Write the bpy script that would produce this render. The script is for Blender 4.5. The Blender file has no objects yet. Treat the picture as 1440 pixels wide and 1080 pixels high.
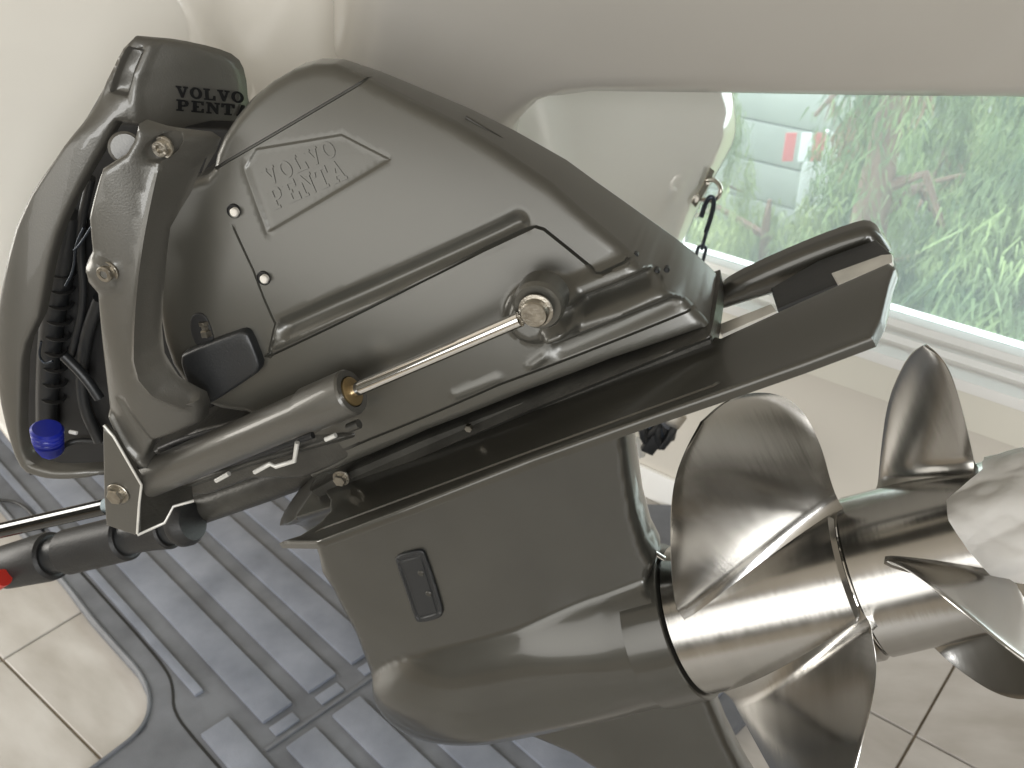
import bpy, bmesh, math, random
import numpy as np
from mathutils import Vector, Matrix, geometry, noise
random.seed(7); np.random.seed(7)
SC = bpy.context.scene
COL = SC.collection

# ------------------------------------------------------------------ camera
F = 1363.0                                   # focal length in photo pixels (1440 wide)
PITCH = math.atan(847 / F)
cp, sp = math.cos(PITCH), math.sin(PITCH)
H = 1.45
C = np.array([0.0, 0.0, H])
CR = np.array([1.0, 0, 0]); CU = np.array([0, sp, cp]); CD = np.array([0, cp, -sp])
cam_d = bpy.data.cameras.new('camera'); cam = bpy.data.objects.new('camera', cam_d); COL.objects.link(cam)
cam.matrix_world = Matrix(((1, 0, 0, 0), (0, sp, -cp, 0), (0, cp, sp, H), (0, 0, 0, 1)))
cam_d.sensor_width = 36; cam_d.lens = F / 1440 * 36; cam_d.clip_start = 0.02; cam_d.clip_end = 200
cam_d.dof.use_dof = True; cam_d.dof.focus_distance = 0.78; cam_d.dof.aperture_fstop = 13.0
SC.camera = cam

# ------------------------------------------------------------------ world: flat bright overcast outside the windows
wd = bpy.data.worlds.new('World'); SC.world = wd; wd.use_nodes = True
bg = wd.node_tree.nodes['Background']; bg.inputs[0].default_value = (0.94, 0.97, 1.0, 1); bg.inputs[1].default_value = 4.4
SC.view_settings.view_transform = 'Standard'; SC.view_settings.look = 'None'
SC.view_settings.exposure = 0.34; SC.view_settings.gamma = 1.0
SC.cycles.max_bounces = 9; SC.cycles.diffuse_bounces = 4; SC.cycles.glossy_bounces = 5
SC.cycles.transmission_bounces = 6; SC.cycles.transparent_max_bounces = 8
SC.cycles.sample_clamp_indirect = 6.0; SC.cycles.use_denoising = True
SC.cycles.caustics_reflective = False; SC.cycles.caustics_refractive = False

# ------------------------------------------------------------------ frames of reference
def ray(x, y): return CR * (x - 720) / F + CU * (540 - y) / F + CD
fw = np.array([-2520.0, -1010.0, F]); fw /= np.linalg.norm(fw)
A = -(CR * fw[0] + CU * fw[1] + CD * fw[2])              # propeller axis, towards the stern
hA = np.array([A[0], A[1], 0]); hA /= np.linalg.norm(hA)
S = np.array([hA[1], -hA[0], 0.0])                       # to port, towards the photographer
U = np.cross(S, A)
O = C + ray(1217, 810) * 0.85                            # joint between the two propellers
def loc(p):
    d = p - O; return np.array([d @ A, d @ U, d @ S])
def P(x, y, s):                                          # photo point on the drive's lengthwise plane at offset s
    r = ray(x, y); t = (s - (C - O) @ S) / (r @ S); return loc(C + t * r)
def Pu(x, y, u):                                         # photo point on a plane parallel to the cavitation plate
    r = ray(x, y); t = (u - (C - O) @ U) / (r @ U); return loc(C + t * r)
def FL(x, y, z=0.0):
    r = ray(x, y); return C + r * (z - H) / r[2]
MD = Matrix(((A[0], U[0], S[0], O[0]), (A[1], U[1], S[1], O[1]), (A[2], U[2], S[2], O[2]), (0, 0, 0, 1)))
WL = np.array([-0.7709, 0.6369, 0.0]); WN = np.array([-0.6369, -0.7709, 0.0])   # along the window wall / into the room
W0 = FL(920, 700)

# ------------------------------------------------------------------ lamps: soft fill added out of view, in front of windowless walls
def area(name, pos, target, sx, sy, power, col):
    l = bpy.data.lights.new(name, 'AREA'); l.shape = 'RECTANGLE'; l.size = sx; l.size_y = sy; l.energy = power; l.color = col
    o = bpy.data.objects.new(name, l); COL.objects.link(o); o.location = pos
    o.rotation_euler = (Vector(target) - Vector(pos)).to_track_quat('-Z', 'Y').to_euler(); return o
def RW(k, n, z): return tuple(W0 + WL * k + WN * n + np.array([0, 0, z]))
LIGHTS = [
    ('fill_rear', RW(-0.5, 4.35, 1.6), RW(0.2, 0, 1.3), 3.2, 1.9, 52, (1.0, 0.985, 0.95)),
    ('fill_side', RW(-3.25, 3.1, 1.8), RW(0.5, 1.6, 1.2), 2.4, 1.3, 110, (0.98, 0.99, 1.0)),
    ('fill_far', RW(3.2, 3.0, 1.5), RW(0.3, 1.5, 1.0), 1.8, 1.6, 100, (1.0, 0.96, 0.89)),
]
for a in LIGHTS: area(*a)

# ------------------------------------------------------------------ materials
MATS = {}
def mat(name, col, rough=0.5, metal=0.0, coat=0.0, var=0.0, vscale=6.0, bump=0.0, bscale=60.0, col2=None, rvar=0.0, stretch=(1, 1, 1), spec=0.5, coatr=0.03, detail=5.0, contrast=(0.3, 0.7)):
    m = bpy.data.materials.new(name); m.use_nodes = True; nt = m.node_tree; b = nt.nodes['Principled BSDF']
    b.inputs['Base Color'].default_value = (*col, 1); b.inputs['Roughness'].default_value = rough
    b.inputs['Metallic'].default_value = metal; b.inputs['Coat Weight'].default_value = coat; b.inputs['Coat Roughness'].default_value = coatr
    b.inputs['Specular IOR Level'].default_value = spec
    if var or bump or rvar or col2:
        tc = nt.nodes.new('ShaderNodeTexCoord'); mp = nt.nodes.new('ShaderNodeMapping'); mp.inputs['Scale'].default_value = stretch
        nt.links.new(tc.outputs['Object'], mp.inputs[0])
        n = nt.nodes.new('ShaderNodeTexNoise'); n.inputs['Scale'].default_value = vscale; n.inputs['Detail'].default_value = detail
        nt.links.new(mp.outputs[0], n.inputs[0])
        if var or col2:
            r = nt.nodes.new('ShaderNodeValToRGB'); nt.links.new(n.outputs[0], r.inputs[0])
            c2 = col2 or tuple(min(1, c * (1 + var)) for c in col)
            c1 = col if col2 else tuple(c * (1 - var) for c in col)
            r.color_ramp.elements[0].position = contrast[0]; r.color_ramp.elements[1].position = contrast[1]
            r.color_ramp.elements[0].color = (*c1, 1); r.color_ramp.elements[1].color = (*c2, 1)
            nt.links.new(r.outputs[0], b.inputs['Base Color'])
        if rvar:
            mr = nt.nodes.new('ShaderNodeMapRange'); mr.inputs[1].default_value = 0.1; mr.inputs[2].default_value = 0.9
            mr.inputs[3].default_value = max(0.02, rough - rvar); mr.inputs[4].default_value = rough + rvar
            nt.links.new(n.outputs[0], mr.inputs[0]); nt.links.new(mr.outputs[0], b.inputs['Roughness'])
        if bump:
            n2 = nt.nodes.new('ShaderNodeTexNoise'); n2.inputs['Scale'].default_value = bscale; n2.inputs['Detail'].default_value = 4
            nt.links.new(mp.outputs[0], n2.inputs[0])
            bp = nt.nodes.new('ShaderNodeBump'); bp.inputs['Strength'].default_value = bump; bp.inputs['Distance'].default_value = 0.002
            nt.links.new(n2.outputs[0], bp.inputs['Height']); nt.links.new(bp.outputs[0], b.inputs['Normal'])
    MATS[name] = m; return m
M_paint = mat('drive_paint', (0.052, 0.050, 0.042), 0.34, 0.5, coat=0.7, var=0.10, vscale=9, bump=0.05, bscale=900, rvar=0.06, coatr=0.10)
M_cowl = mat('cowl_plastic', (0.070, 0.0675, 0.057), 0.36, 0.4, coat=0.5, var=0.07, vscale=5, bump=0.05, bscale=1100, rvar=0.05, coatr=0.25)
M_fork = mat('fork_paint', (0.092, 0.088, 0.077), 0.4, 0.4, coat=0.25, var=0.08, vscale=8, bump=0.1, bscale=700, rvar=0.06)
M_dark = mat('dark_cast', (0.045, 0.043, 0.037), 0.4, 0.3, var=0.3, vscale=30, bump=0.2, bscale=300)
M_black = mat('black_plastic', (0.012, 0.013, 0.014), 0.42, 0.0, bump=0.1, bscale=500)
M_cavity = mat('black_cavity', (0.006, 0.006, 0.006), 0.6, 0.0, var=0.4, vscale=20)
M_rubber = mat('rubber', (0.011, 0.011, 0.011), 0.5, 0.0, var=0.25, vscale=25, bump=0.2, bscale=400)
M_steel = mat('prop_steel', (0.42, 0.41, 0.39), 0.20, 1.0, var=0.07, vscale=5, rvar=0.05, bump=0.05, bscale=14, detail=4, contrast=(0.15, 0.85), stretch=(14, 1, 1))
M_chrome = mat('chrome', (0.74, 0.73, 0.71), 0.08, 1.0)
M_bolt = mat('bolt_steel', (0.33, 0.305, 0.26), 0.32, 1.0, var=0.25, vscale=120, bump=0.3, bscale=400)
M_brass = mat('brass_seal', (0.36, 0.26, 0.13), 0.4, 0.9, var=0.2, vscale=60)
M_bare = mat('bare_edge', (0.62, 0.61, 0.57), 0.35, 0.3, var=0.1, vscale=60)
M_text = mat('black_print', (0.004, 0.004, 0.004), 0.7, spec=0.2)
M_blue = mat('blue_plastic', (0.01, 0.02, 0.30), 0.35)
M_red = mat('red_plastic', (0.45, 0.03, 0.02), 0.4)
M_screw = mat('screw_head', (0.75, 0.72, 0.66), 0.4, 0.3)
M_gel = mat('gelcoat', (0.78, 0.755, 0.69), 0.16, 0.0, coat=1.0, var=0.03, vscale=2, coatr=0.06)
M_gelp = mat('gelcoat_shaded', (0.45, 0.425, 0.38), 0.3, 0.0, coat=0.5, var=0.04, vscale=2, coatr=0.08)  # white hull gelcoat again, darkened in colour for the shade on the overhang
M_tile = mat('floor_tile', (0.38, 0.355, 0.325), 0.32, 0.0, col2=(0.51, 0.49, 0.465), vscale=6, bump=0.08, bscale=80, stretch=(1, 2.5, 1), rvar=0.08)
M_grout = mat('grout', (0.26, 0.22, 0.17), 0.9, var=0.2, vscale=60)
M_mat = mat('grey_mat', (0.135, 0.15, 0.185), 0.42, 0.0, col2=(0.25, 0.27, 0.32), vscale=12, bump=0.35, bscale=320, rvar=0.12, detail=7, contrast=(0.22, 0.78))
M_matb = mat('grey_mat_border', (0.10, 0.106, 0.12), 0.45, 0.0, col2=(0.16, 0.17, 0.19), vscale=12, bump=0.25, bscale=300, detail=8)
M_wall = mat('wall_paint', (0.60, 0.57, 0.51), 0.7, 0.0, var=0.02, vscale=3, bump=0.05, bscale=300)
M_wall2 = mat('apron_paint', (0.72, 0.70, 0.62), 0.5, 0.0, var=0.02, vscale=3)
M_white = mat('white_trim', (0.86, 0.86, 0.84), 0.4, 0.0)
M_ceil = mat('ceiling_paint', (0.50, 0.46, 0.40), 0.8)
M_wallb = mat('wall_darkened', (0.13, 0.125, 0.11), 0.6, 0, var=0.1, vscale=2)  # unseen walls, colour kept dark to deepen the steel's reflections
M_chain = mat('chain_steel', (0.05, 0.06, 0.075), 0.3, 0.8)
M_ss = mat('shackle_steel', (0.55, 0.52, 0.46), 0.22, 1.0)
M_bark = mat('bark', (0.10, 0.06, 0.045), 0.9, 0, col2=(0.19, 0.12, 0.095), vscale=12, bump=0.8, bscale=30, stretch=(4, 4, 0.6))
M_leaf = mat('leaf_green', (0.035, 0.07, 0.03), 0.6, 0, col2=(0.22, 0.29, 0.12), vscale=3.5, contrast=(0.35, 0.65))
M_leaf2 = mat('leaf_pale', (0.12, 0.17, 0.07), 0.6, 0, col2=(0.32, 0.37, 0.17), vscale=2.0)
M_leafy = mat('leaf_yellow', (0.20, 0.30, 0.04), 0.6, 0, col2=(0.55, 0.58, 0.12), vscale=2.0)
M_dry = mat('leaf_dry', (0.16, 0.10, 0.06), 0.7, 0, var=0.3, vscale=8)
M_grass = mat('grass_ground', (0.10, 0.15, 0.05), 0.9, 0, col2=(0.20, 0.22, 0.10), vscale=3)
M_siding = mat('siding', (0.36, 0.38, 0.36), 0.7, 0, var=0.1, vscale=3)
M_roof = mat('roof_dark', (0.12, 0.14, 0.13), 0.7, 0, var=0.2, vscale=10)
M_redp = mat('red_panel', (0.60, 0.16, 0.17), 0.5); M_whp = mat('white_panel', (0.85, 0.87, 0.9), 0.5)
M_gel.node_tree.nodes['Principled BSDF'].inputs['Coat IOR'].default_value = 2.5
# translucent wrap
M_wrap = bpy.data.materials.new('plastic_wrap'); M_wrap.use_nodes = True
b = M_wrap.node_tree.nodes['Principled BSDF']; b.inputs['Base Color'].default_value = (0.86, 0.84, 0.80, 1); b.inputs['Roughness'].default_value = 0.6
b.inputs['Alpha'].default_value = 0.95; b.inputs['Coat Weight'].default_value = 0.08
nt = M_wrap.node_tree; n_ = nt.nodes.new('ShaderNodeTexNoise'); n_.inputs['Scale'].default_value = 55; bp_ = nt.nodes.new('ShaderNodeBump'); bp_.inputs['Strength'].default_value = .5; bp_.inputs['Distance'].default_value = .003
tc_ = nt.nodes.new('ShaderNodeTexCoord'); nt.links.new(tc_.outputs['Object'], n_.inputs[0]); nt.links.new(n_.outputs[0], bp_.inputs['Height']); nt.links.new(bp_.outputs[0], b.inputs['Normal'])
# window glass: clear with a fresnel reflection, plus a translucent part imitating haze
M_glass = bpy.data.materials.new('window_glass'); M_glass.use_nodes = True; nt = M_glass.node_tree; nt.nodes.clear()
o_ = nt.nodes.new('ShaderNodeOutputMaterial'); mx = nt.nodes.new('ShaderNodeMixShader'); tr = nt.nodes.new('ShaderNodeBsdfTransparent'); gl = nt.nodes.new('ShaderNodeBsdfGlossy')
tr.inputs[0].default_value = (0.90, 0.95, 0.93, 1); gl.inputs['Roughness'].default_value = 0.02; fr = nt.nodes.new('ShaderNodeFresnel'); fr.inputs[0].default_value = 1.45
tl = nt.nodes.new('ShaderNodeBsdfTranslucent'); tl.inputs[0].default_value = (0.85, 0.95, 0.97, 1); mx2 = nt.nodes.new('ShaderNodeMixShader'); mx2.inputs[0].default_value = 0.05
nt.links.new(tr.outputs[0], mx2.inputs[1]); nt.links.new(tl.outputs[0], mx2.inputs[2])
nt.links.new(fr.outputs[0], mx.inputs[0]); nt.links.new(mx2.outputs[0], mx.inputs[1]); nt.links.new(gl.outputs[0], mx.inputs[2]); nt.links.new(mx.outputs[0], o_.inputs[0])

# ------------------------------------------------------------------ object helpers
def link(name, me, m, parent=None, smooth=40):
    o = bpy.data.objects.new(name, me); COL.objects.link(o)
    if m is not None and not me.materials: me.materials.append(m)
    if parent is not None: o.parent = parent
    if smooth:
        me.shade_smooth(); me.set_sharp_from_angle(angle=math.radians(smooth))
    return o
def from_bm(name, bm, m, parent=None, smooth=40, recalc=True):
    if recalc: bmesh.ops.recalc_face_normals(bm, faces=bm.faces)
    me = bpy.data.meshes.new(name); bm.to_mesh(me); bm.free(); return link(name, me, m, parent, smooth)
def thing(name, label, cat, mw=None, group=None):
    o = bpy.data.objects.new(name, None); COL.objects.link(o); o.empty_display_size = 0.1
    if mw is not None: o.matrix_world = mw
    return tag(o, label, cat, group)
def tag(o, label, cat, group=None):
    o['label'] = label; o['category'] = cat
    if group: o['group'] = group
    return o
def struct(o): o['kind'] = 'structure'; return o

def inside(poly, pts):
    x, y = pts[:, 0], pts[:, 1]; r = np.zeros(len(pts), bool); n = len(poly)
    for i in range(n):
        x1, y1 = poly[i]; x2, y2 = poly[(i + 1) % n]
        c = ((y1 > y) != (y2 > y))
        with np.errstate(divide='ignore', invalid='ignore'):
            xi = (x2 - x1) * (y - y1) / ((y2 - y1) if y2 != y1 else 1e-12) + x1
        r ^= c & (x < xi)
    return r
def segdist(pts, a, b):
    a = np.asarray(a, float); b = np.asarray(b, float); d = b - a; L = max(d @ d, 1e-14)
    t = np.clip(((pts - a) @ d) / L, 0, 1); q = a + t[:, None] * d
    return np.hypot(*(pts - q).T)
def polydist(pts, poly, closed=False, skip=()):
    r = np.full(len(pts), 1e9); n = len(poly)
    for i in range(n if closed else n - 1):
        if i in skip: continue
        r = np.minimum(r, segdist(pts, poly[i], poly[(i + 1) % n]))
    return r
def resample(poly, step, closed=True):
    out = []; n = len(poly); src = []
    for i in range(n if closed else n - 1):
        a = np.asarray(poly[i], float); b = np.asarray(poly[(i + 1) % n], float); L = np.linalg.norm(b - a); k = max(1, int(round(L / step)))
        for j in range(k): out.append(a + (b - a) * j / k); src.append(i)
    if not closed: out.append(np.asarray(poly[-1], float)); src.append(n - 2)
    return np.array(out), src
def smooth_poly(poly, it=2, closed=True, keep=()):
    p = [np.asarray(q, float) for q in poly]
    for _ in range(it):
        q = []; n = len(p)
        rng = range(n) if closed else range(n - 1)
        if not closed: q.append(p[0])
        for i in rng:
            a, b = p[i], p[(i + 1) % n]; q += [a * .75 + b * .25, a * .25 + b * .75]
        if not closed: q.append(p[-1])
        p = q
    return p
def ss(x): x = np.clip(x, 0, 1); return x * x * (3 - 2 * x)
# relief features: each gives (dz at points, extra sample points)
def groove(line, w, d):
    line = [np.asarray(p, float)[:2] for p in line]
    def f(pts): r = polydist(pts, line); return -d * (1 - ss((r - w * .3) / (w * .35)))
    ex = []; rl, _ = resample(line, w * 1.3, False)
    for i in range(len(rl)):
        t = rl[min(i + 1, len(rl) - 1)] - rl[max(i - 1, 0)]; t /= (np.linalg.norm(t) + 1e-12); nn = np.array([-t[1], t[0]])
        for k in (-1.3, -.68, -.3, 0, .3, .68, 1.3): ex.append(rl[i] + nn * k * w)
    f.gap = (line, w); return f, ex
def ridge(line, w, h, flat=0.0):
    line = [np.asarray(p, float)[:2] for p in line]
    def f(pts): r = polydist(pts, line); return h * (1 - ss((r - w * flat) / (w * (1 - flat))))
    ex = []; rl, _ = resample(line, .003, False)
    for i in range(len(rl)):
        t = rl[min(i + 1, len(rl) - 1)] - rl[max(i - 1, 0)]; t /= (np.linalg.norm(t) + 1e-12); nn = np.array([-t[1], t[0]])
        for k in ((-1, -.5, 0, .5, 1) if w < .0055 else (-1, -.83, -.66, -.5, -.33, -.16, 0, .16, .33, .5, .66, .83, 1)): ex.append(rl[i] + nn * k * w)
    return f, ex, 1
def recess(poly, d, soft):
    poly = [np.asarray(p, float)[:2] for p in poly]
    def f(pts):
        r = polydist(pts, poly, True); ins = inside(poly, pts); sd = np.where(ins, r, -r); return -d * ss((sd + soft / 2) / soft)
    ex = []; rl, _ = resample(poly, .002, True)
    for i in range(len(rl)):
        t = rl[(i + 1) % len(rl)] - rl[i - 1]; t /= (np.linalg.norm(t) + 1e-12); nn = np.array([-t[1], t[0]])
        for k in (-.5, -.25, 0, .25, .5): ex.append(rl[i] + nn * k * soft)
    return f, ex

def body(name, outline, m, parent, base, th=None, mir=False, r=0.01, feats=(), res=0.004, open_segs=(), smooth=40, curve=2, prof=0.5, back=None, step=None, mw=None):
    """solid from an outline in the parent's first two axes; base(pts)->height of the visible side;
    back side = -height (th None) or height-th; edges rounded over radius r"""
    poly = [np.asarray(p, float)[:2] for p in outline]
    st = step or res
    bp, src = resample(poly, st, True)
    skip = set(open_segs)
    mn, mxx = bp.min(0), bp.max(0)
    gx = np.arange(mn[0], mxx[0], res); gy = np.arange(mn[1], mxx[1], res * .87)
    g = np.array([(x + (res / 2 if j % 2 else 0), y) for j, y in enumerate(gy) for x in gx])
    ins = inside(poly, g); g = g[ins]; d = polydist(g, bp, True); g = g[d > res * .55]
    ring = []
    n = len(bp)
    if r > 0:
        for i in range(n):
            if src[i] in skip: continue
            t = bp[(i + 1) % n] - bp[i - 1]; t /= (np.linalg.norm(t) + 1e-12); nn = np.array([-t[1], t[0]])
            for q in (.04, .15, .35, .65, 1.0):
                if q * r < res * 1.2 + 1e-9: ring += [bp[i] + nn * q * r, bp[i] - nn * q * r]
    groups = [(ring, .0002), ([p for f in feats for p in f[1] if len(f) < 3], .00035), ([p for f in feats for p in f[1] if len(f) > 2], .0008), (list(g), res * .62)]
    cell = .0015; grid = {}
    def add(p, dmin):
        kx_, ky_ = int(p[0] // cell), int(p[1] // cell); R_ = int(dmin // cell) + 1; d2 = dmin * dmin
        for ii in range(kx_ - R_, kx_ + R_ + 1):
            for jj in range(ky_ - R_, ky_ + R_ + 1):
                for q in grid.get((ii, jj), ()):
                    if (q[0] - p[0]) ** 2 + (q[1] - p[1]) ** 2 < d2: return False
        grid.setdefault((kx_, ky_), []).append((p[0], p[1])); return True
    for p in bp: grid.setdefault((int(p[0] // cell), int(p[1] // cell)), []).append((p[0], p[1]))
    acc = []
    for pts_, dm in groups:
        if not len(pts_): continue
        arr = np.array([q[:2] for q in pts_]); arr = arr[inside(poly, arr)]
        if not len(arr): continue
        dd = polydist(arr, bp, True); arr = arr[dd > min(.0002, r * .03 + 1e-5)]
        if dm > .0004:
            for f in feats:
                if hasattr(f[0], 'gap') and len(arr): arr = arr[polydist(arr, f[0].gap[0]) > f[0].gap[1] * 1.6]
        acc += [p for p in arr if add(p, dm)]
    allp = np.vstack([bp, np.array(acc)]) if acc else bp
    vs, es, fs, *_ = geometry.delaunay_2d_cdt([Vector(p) for p in allp], [], [list(range(n))], 1, 1e-6)
    V = np.array([(v.x, v.y) for v in vs])
    if skip:
        dist = polydist(V, poly, True, skip)
    else: dist = polydist(V, poly, True)
    k = np.clip(dist / max(r, 1e-6), 0, 1) if r > 0 else np.ones(len(V))
    roundf = np.sqrt(np.clip(1 - (1 - k) ** 2, 0, 1)) if r > 0 else k
    z = base(V)
    if th is None: zf = z * (1 - prof) + z * prof * roundf if prof < 1 else z * roundf
    else: zf = z - r * (1 - roundf)
    if mir: zf = z - r * (1 - roundf)
    zb = -zf if th is None else z - th
    if back is not None: zb = back(V)
    zf = zf.copy()
    for f in feats: zf = zf + f[0](V)
    zf = np.maximum(zf, zb + 1e-4)
    N = len(V)
    verts = [(V[i, 0], V[i, 1], zf[i]) for i in range(N)] + [(V[i, 0], V[i, 1], zb[i]) for i in range(N)]
    cnt = {}
    faces = []
    for f in fs:
        f = list(f)
        a = sum(V[f[i], 0] * V[f[(i + 1) % 3], 1] - V[f[(i + 1) % 3], 0] * V[f[i], 1] for i in range(len(f))) if len(f) == 3 else 1
        if a < 0: f = f[::-1]
        faces.append(f); faces.append([i + N for i in f[::-1]])
        for i in range(len(f)):
            e = (f[i], f[(i + 1) % len(f)])
            if (e[1], e[0]) in cnt: del cnt[(e[1], e[0])]
            else: cnt[e] = 1
    for a, b2 in cnt: faces.append([b2, a, a + N, b2 + N])
    me = bpy.data.meshes.new(name); me.from_pydata(verts, [], faces); me.update()
    o = link(name, me, m, parent, smooth)
    return o
def const(v): return lambda V: np.full(len(V), float(v))
def plane_fit(ctrl):
    a = np.array([[c[0], c[1], 1] for c in ctrl]); z = np.array([c[2] for c in ctrl]); k = np.linalg.lstsq(a, z, rcond=None)[0]
    return lambda V: V[:, 0] * k[0] + V[:, 1] * k[1] + k[2]
def idw(ctrl, p=2.5):
    c = np.array([q[:3] for q in ctrl])
    def f(V):
        d = np.hypot(V[:, None, 0] - c[None, :, 0], V[:, None, 1] - c[None, :, 1]) + .004; w = d ** -p
        return (w * c[None, :, 2]).sum(1) / w.sum(1)
    return f
def quad_fit(ctrl, lam=1e-5, cubic=False):
    f = lambda x, y: np.stack([x * 0 + 1, x, y, x * x, x * y, y * y] + ([x ** 3, x * x * y, x * y * y, y ** 3] if cubic else []), -1)
    c = np.array([q[:3] for q in ctrl]); Mx = f(c[:, 0], c[:, 1]); k = np.linalg.solve(Mx.T @ Mx + lam * np.eye(Mx.shape[1]), Mx.T @ c[:, 2])
    return lambda V: f(V[:, 0], V[:, 1]) @ k
def PP(l): return [P(*q) for q in l]

def tube(name, pts, rad, m, parent, seg=12, smooth=50, caps=True, closed=False):
    bm = bmesh.new(); pts = [Vector(p) for p in pts]; rings = []
    n = len(pts); rads = rad if hasattr(rad, '__len__') else [rad] * n
    up = None
    for i, p in enumerate(pts):
        a = pts[i - 1] if (i > 0 or closed) else pts[0]; b2 = pts[(i + 1) % n] if (i < n - 1 or closed) else pts[-1]
        t = (b2 - a).normalized()
        if up is None:
            up = Vector((0, 0, 1)) if abs(t.z) < .9 else Vector((1, 0, 0))
        x = (up - t * up.dot(t)).normalized(); up = x; y = t.cross(x)
        rings.append([bm.verts.new(p + (x * math.cos(2 * math.pi * k / seg) + y * math.sin(2 * math.pi * k / seg)) * rads[i]) for k in range(seg)])
    for i in range(n if closed else n - 1):
        r1, r2 = rings[i], rings[(i + 1) % n]
        for k in range(seg): bm.faces.new((r1[k], r1[(k + 1) % seg], r2[(k + 1) % seg], r2[k]))
    if caps and not closed: bm.faces.new(rings[0][::-1]); bm.faces.new(rings[-1])
    return from_bm(name, bm, m, parent, smooth)
def lathe(name, p0, p1, prof, m, parent, seg=48, smooth=30, arc=None):
    """revolve (t, r) profile about the line p0->p1; t in metres from p0"""
    p0 = Vector(p0); t = (Vector(p1) - p0).normalized(); up = Vector((0, 1, 0)) if abs(t.y) < .9 else Vector((1, 0, 0))
    x = (up - t * up.dot(t)).normalized(); y = t.cross(x); bm = bmesh.new(); rings = []
    for tt, r in prof:
        c = p0 + t * tt
        if r < 1e-6: rings.append([bm.verts.new(c)]); continue
        rings.append([bm.verts.new(c + (x * math.cos(2 * math.pi * k / seg) + y * math.sin(2 * math.pi * k / seg)) * r) for k in range(seg)])
    for a, b2 in zip(rings, rings[1:]):
        for k in range(seg):
            k2 = (k + 1) % seg
            if len(a) == 1 and len(b2) == 1: continue
            if len(a) == 1: bm.faces.new((a[0], b2[k2], b2[k]))
            elif len(b2) == 1: bm.faces.new((a[k], a[k2], b2[0]))
            else: bm.faces.new((a[k], a[k2], b2[k2], b2[k]))
    return from_bm(name, bm, m, parent, smooth)
def box(name, mn, mx, m, parent, bev=0.0, frame=None):
    bm = bmesh.new(); bmesh.ops.create_cube(bm, size=1)
    for v in bm.verts: v.co = Vector([mn[i] + (v.co[i] + .5) * (mx[i] - mn[i]) for i in range(3)])
    if bev: bmesh.ops.bevel(bm, geom=bm.edges[:], offset=bev, segments=2, affect='EDGES', profile=.6)
    if frame is not None: bm.transform(frame)
    return from_bm(name, bm, m, parent, 40)
def strip(name, pts, w, th, m, parent, nrm=(0, 0, 1)):
    bm = bmesh.new(); pts = [Vector(p) for p in pts]; nz = Vector(nrm); L = []; n = len(pts)
    for i, p in enumerate(pts):
        t = (pts[min(i + 1, n - 1)] - pts[max(i - 1, 0)]).normalized(); s = nz.cross(t).normalized() * w / 2
        if 0 < i < n - 1:
            t1 = (pts[i] - pts[i - 1]).normalized(); t2 = (pts[i + 1] - pts[i]).normalized(); s /= max(.5, ((t1.dot(t2) + 1) / 2) ** .5)
        L.append([bm.verts.new(q) for q in (p - s, p + s, p + s + nz * th, p - s + nz * th)])
    for a, b2 in zip(L, L[1:]):
        for k in range(4): bm.faces.new((a[k], a[(k + 1) % 4], b2[(k + 1) % 4], b2[k]))
    bm.faces.new(L[0][::-1]); bm.faces.new(L[-1])
    return from_bm(name, bm, m, parent, 30)
# slab-serif capitals in a unit box
def ell(cx, cy, rx, ry, n=20, rev=False):
    p = [(cx + rx * math.cos(2 * math.pi * i / n), cy + ry * math.sin(2 * math.pi * i / n)) for i in range(n)]
    return p[::-1] if rev else p
GL = {
 'V': [[(0, 1), (.46, 1), (.46, .86), (.36, .86), (.55, .38), (.72, .86), (.60, .86), (.60, 1), (1, 1), (1, .86), (.9, .86), (.58, 0), (.40, 0), (.1, .86), (0, .86)]],
 'O': [ell(.5, .5, .5, .52), ell(.5, .5, .23, .36, rev=True)],
 'L': [[(0, 1), (.52, 1), (.52, .86), (.40, .86), (.40, .14), (.72, .14), (.80, .42), (.95, .42), (.95, 0), (0, 0), (0, .14), (.12, .14), (.12, .86), (0, .86)]],
 'P': [[(0, 1), (.62, 1), (.86, .92), (.94, .72), (.86, .5), (.62, .4), (.40, .4), (.40, .14), (.54, .14), (.54, 0), (0, 0), (0, .14), (.12, .14), (.12, .86), (0, .86)], [(.40, .86), (.40, .54), (.56, .54), (.64, .62), (.64, .78), (.56, .86)]],
 'E': [[(0, 1), (.92, 1), (.92, .66), (.78, .66), (.72, .86), (.40, .86), (.40, .58), (.56, .58), (.56, .42), (.40, .42), (.40, .14), (.72, .14), (.80, .36), (.94, .36), (.94, 0), (0, 0), (0, .14), (.12, .14), (.12, .86), (0, .86)]],
 'N': [[(0, 1), (.34, 1), (.76, .42), (.76, .86), (.62, .86), (.62, 1), (1, 1), (1, .86), (.9, .86), (.9, 0), (.74, 0), (.24, .70), (.24, .14), (.38, .14), (.38, 0), (0, 0), (0, .14), (.1, .14), (.1, .86), (0, .86)]],
 'T': [[(0, 1), (1, 1), (1, .64), (.86, .64), (.80, .86), (.64, .86), (.64, .14), (.78, .14), (.78, 0), (.22, 0), (.22, .14), (.36, .14), (.36, .86), (.20, .86), (.14, .64), (0, .64)]],
 'A': [[(.40, 1), (.60, 1), (.90, .14), (1, .14), (1, 0), (.54, 0), (.54, .14), (.64, .14), (.59, .30), (.34, .30), (.29, .14), (.40, .14), (.40, 0), (0, 0), (0, .14), (.1, .14)], [(.39, .44), (.54, .44), (.47, .70)]],
}
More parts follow.
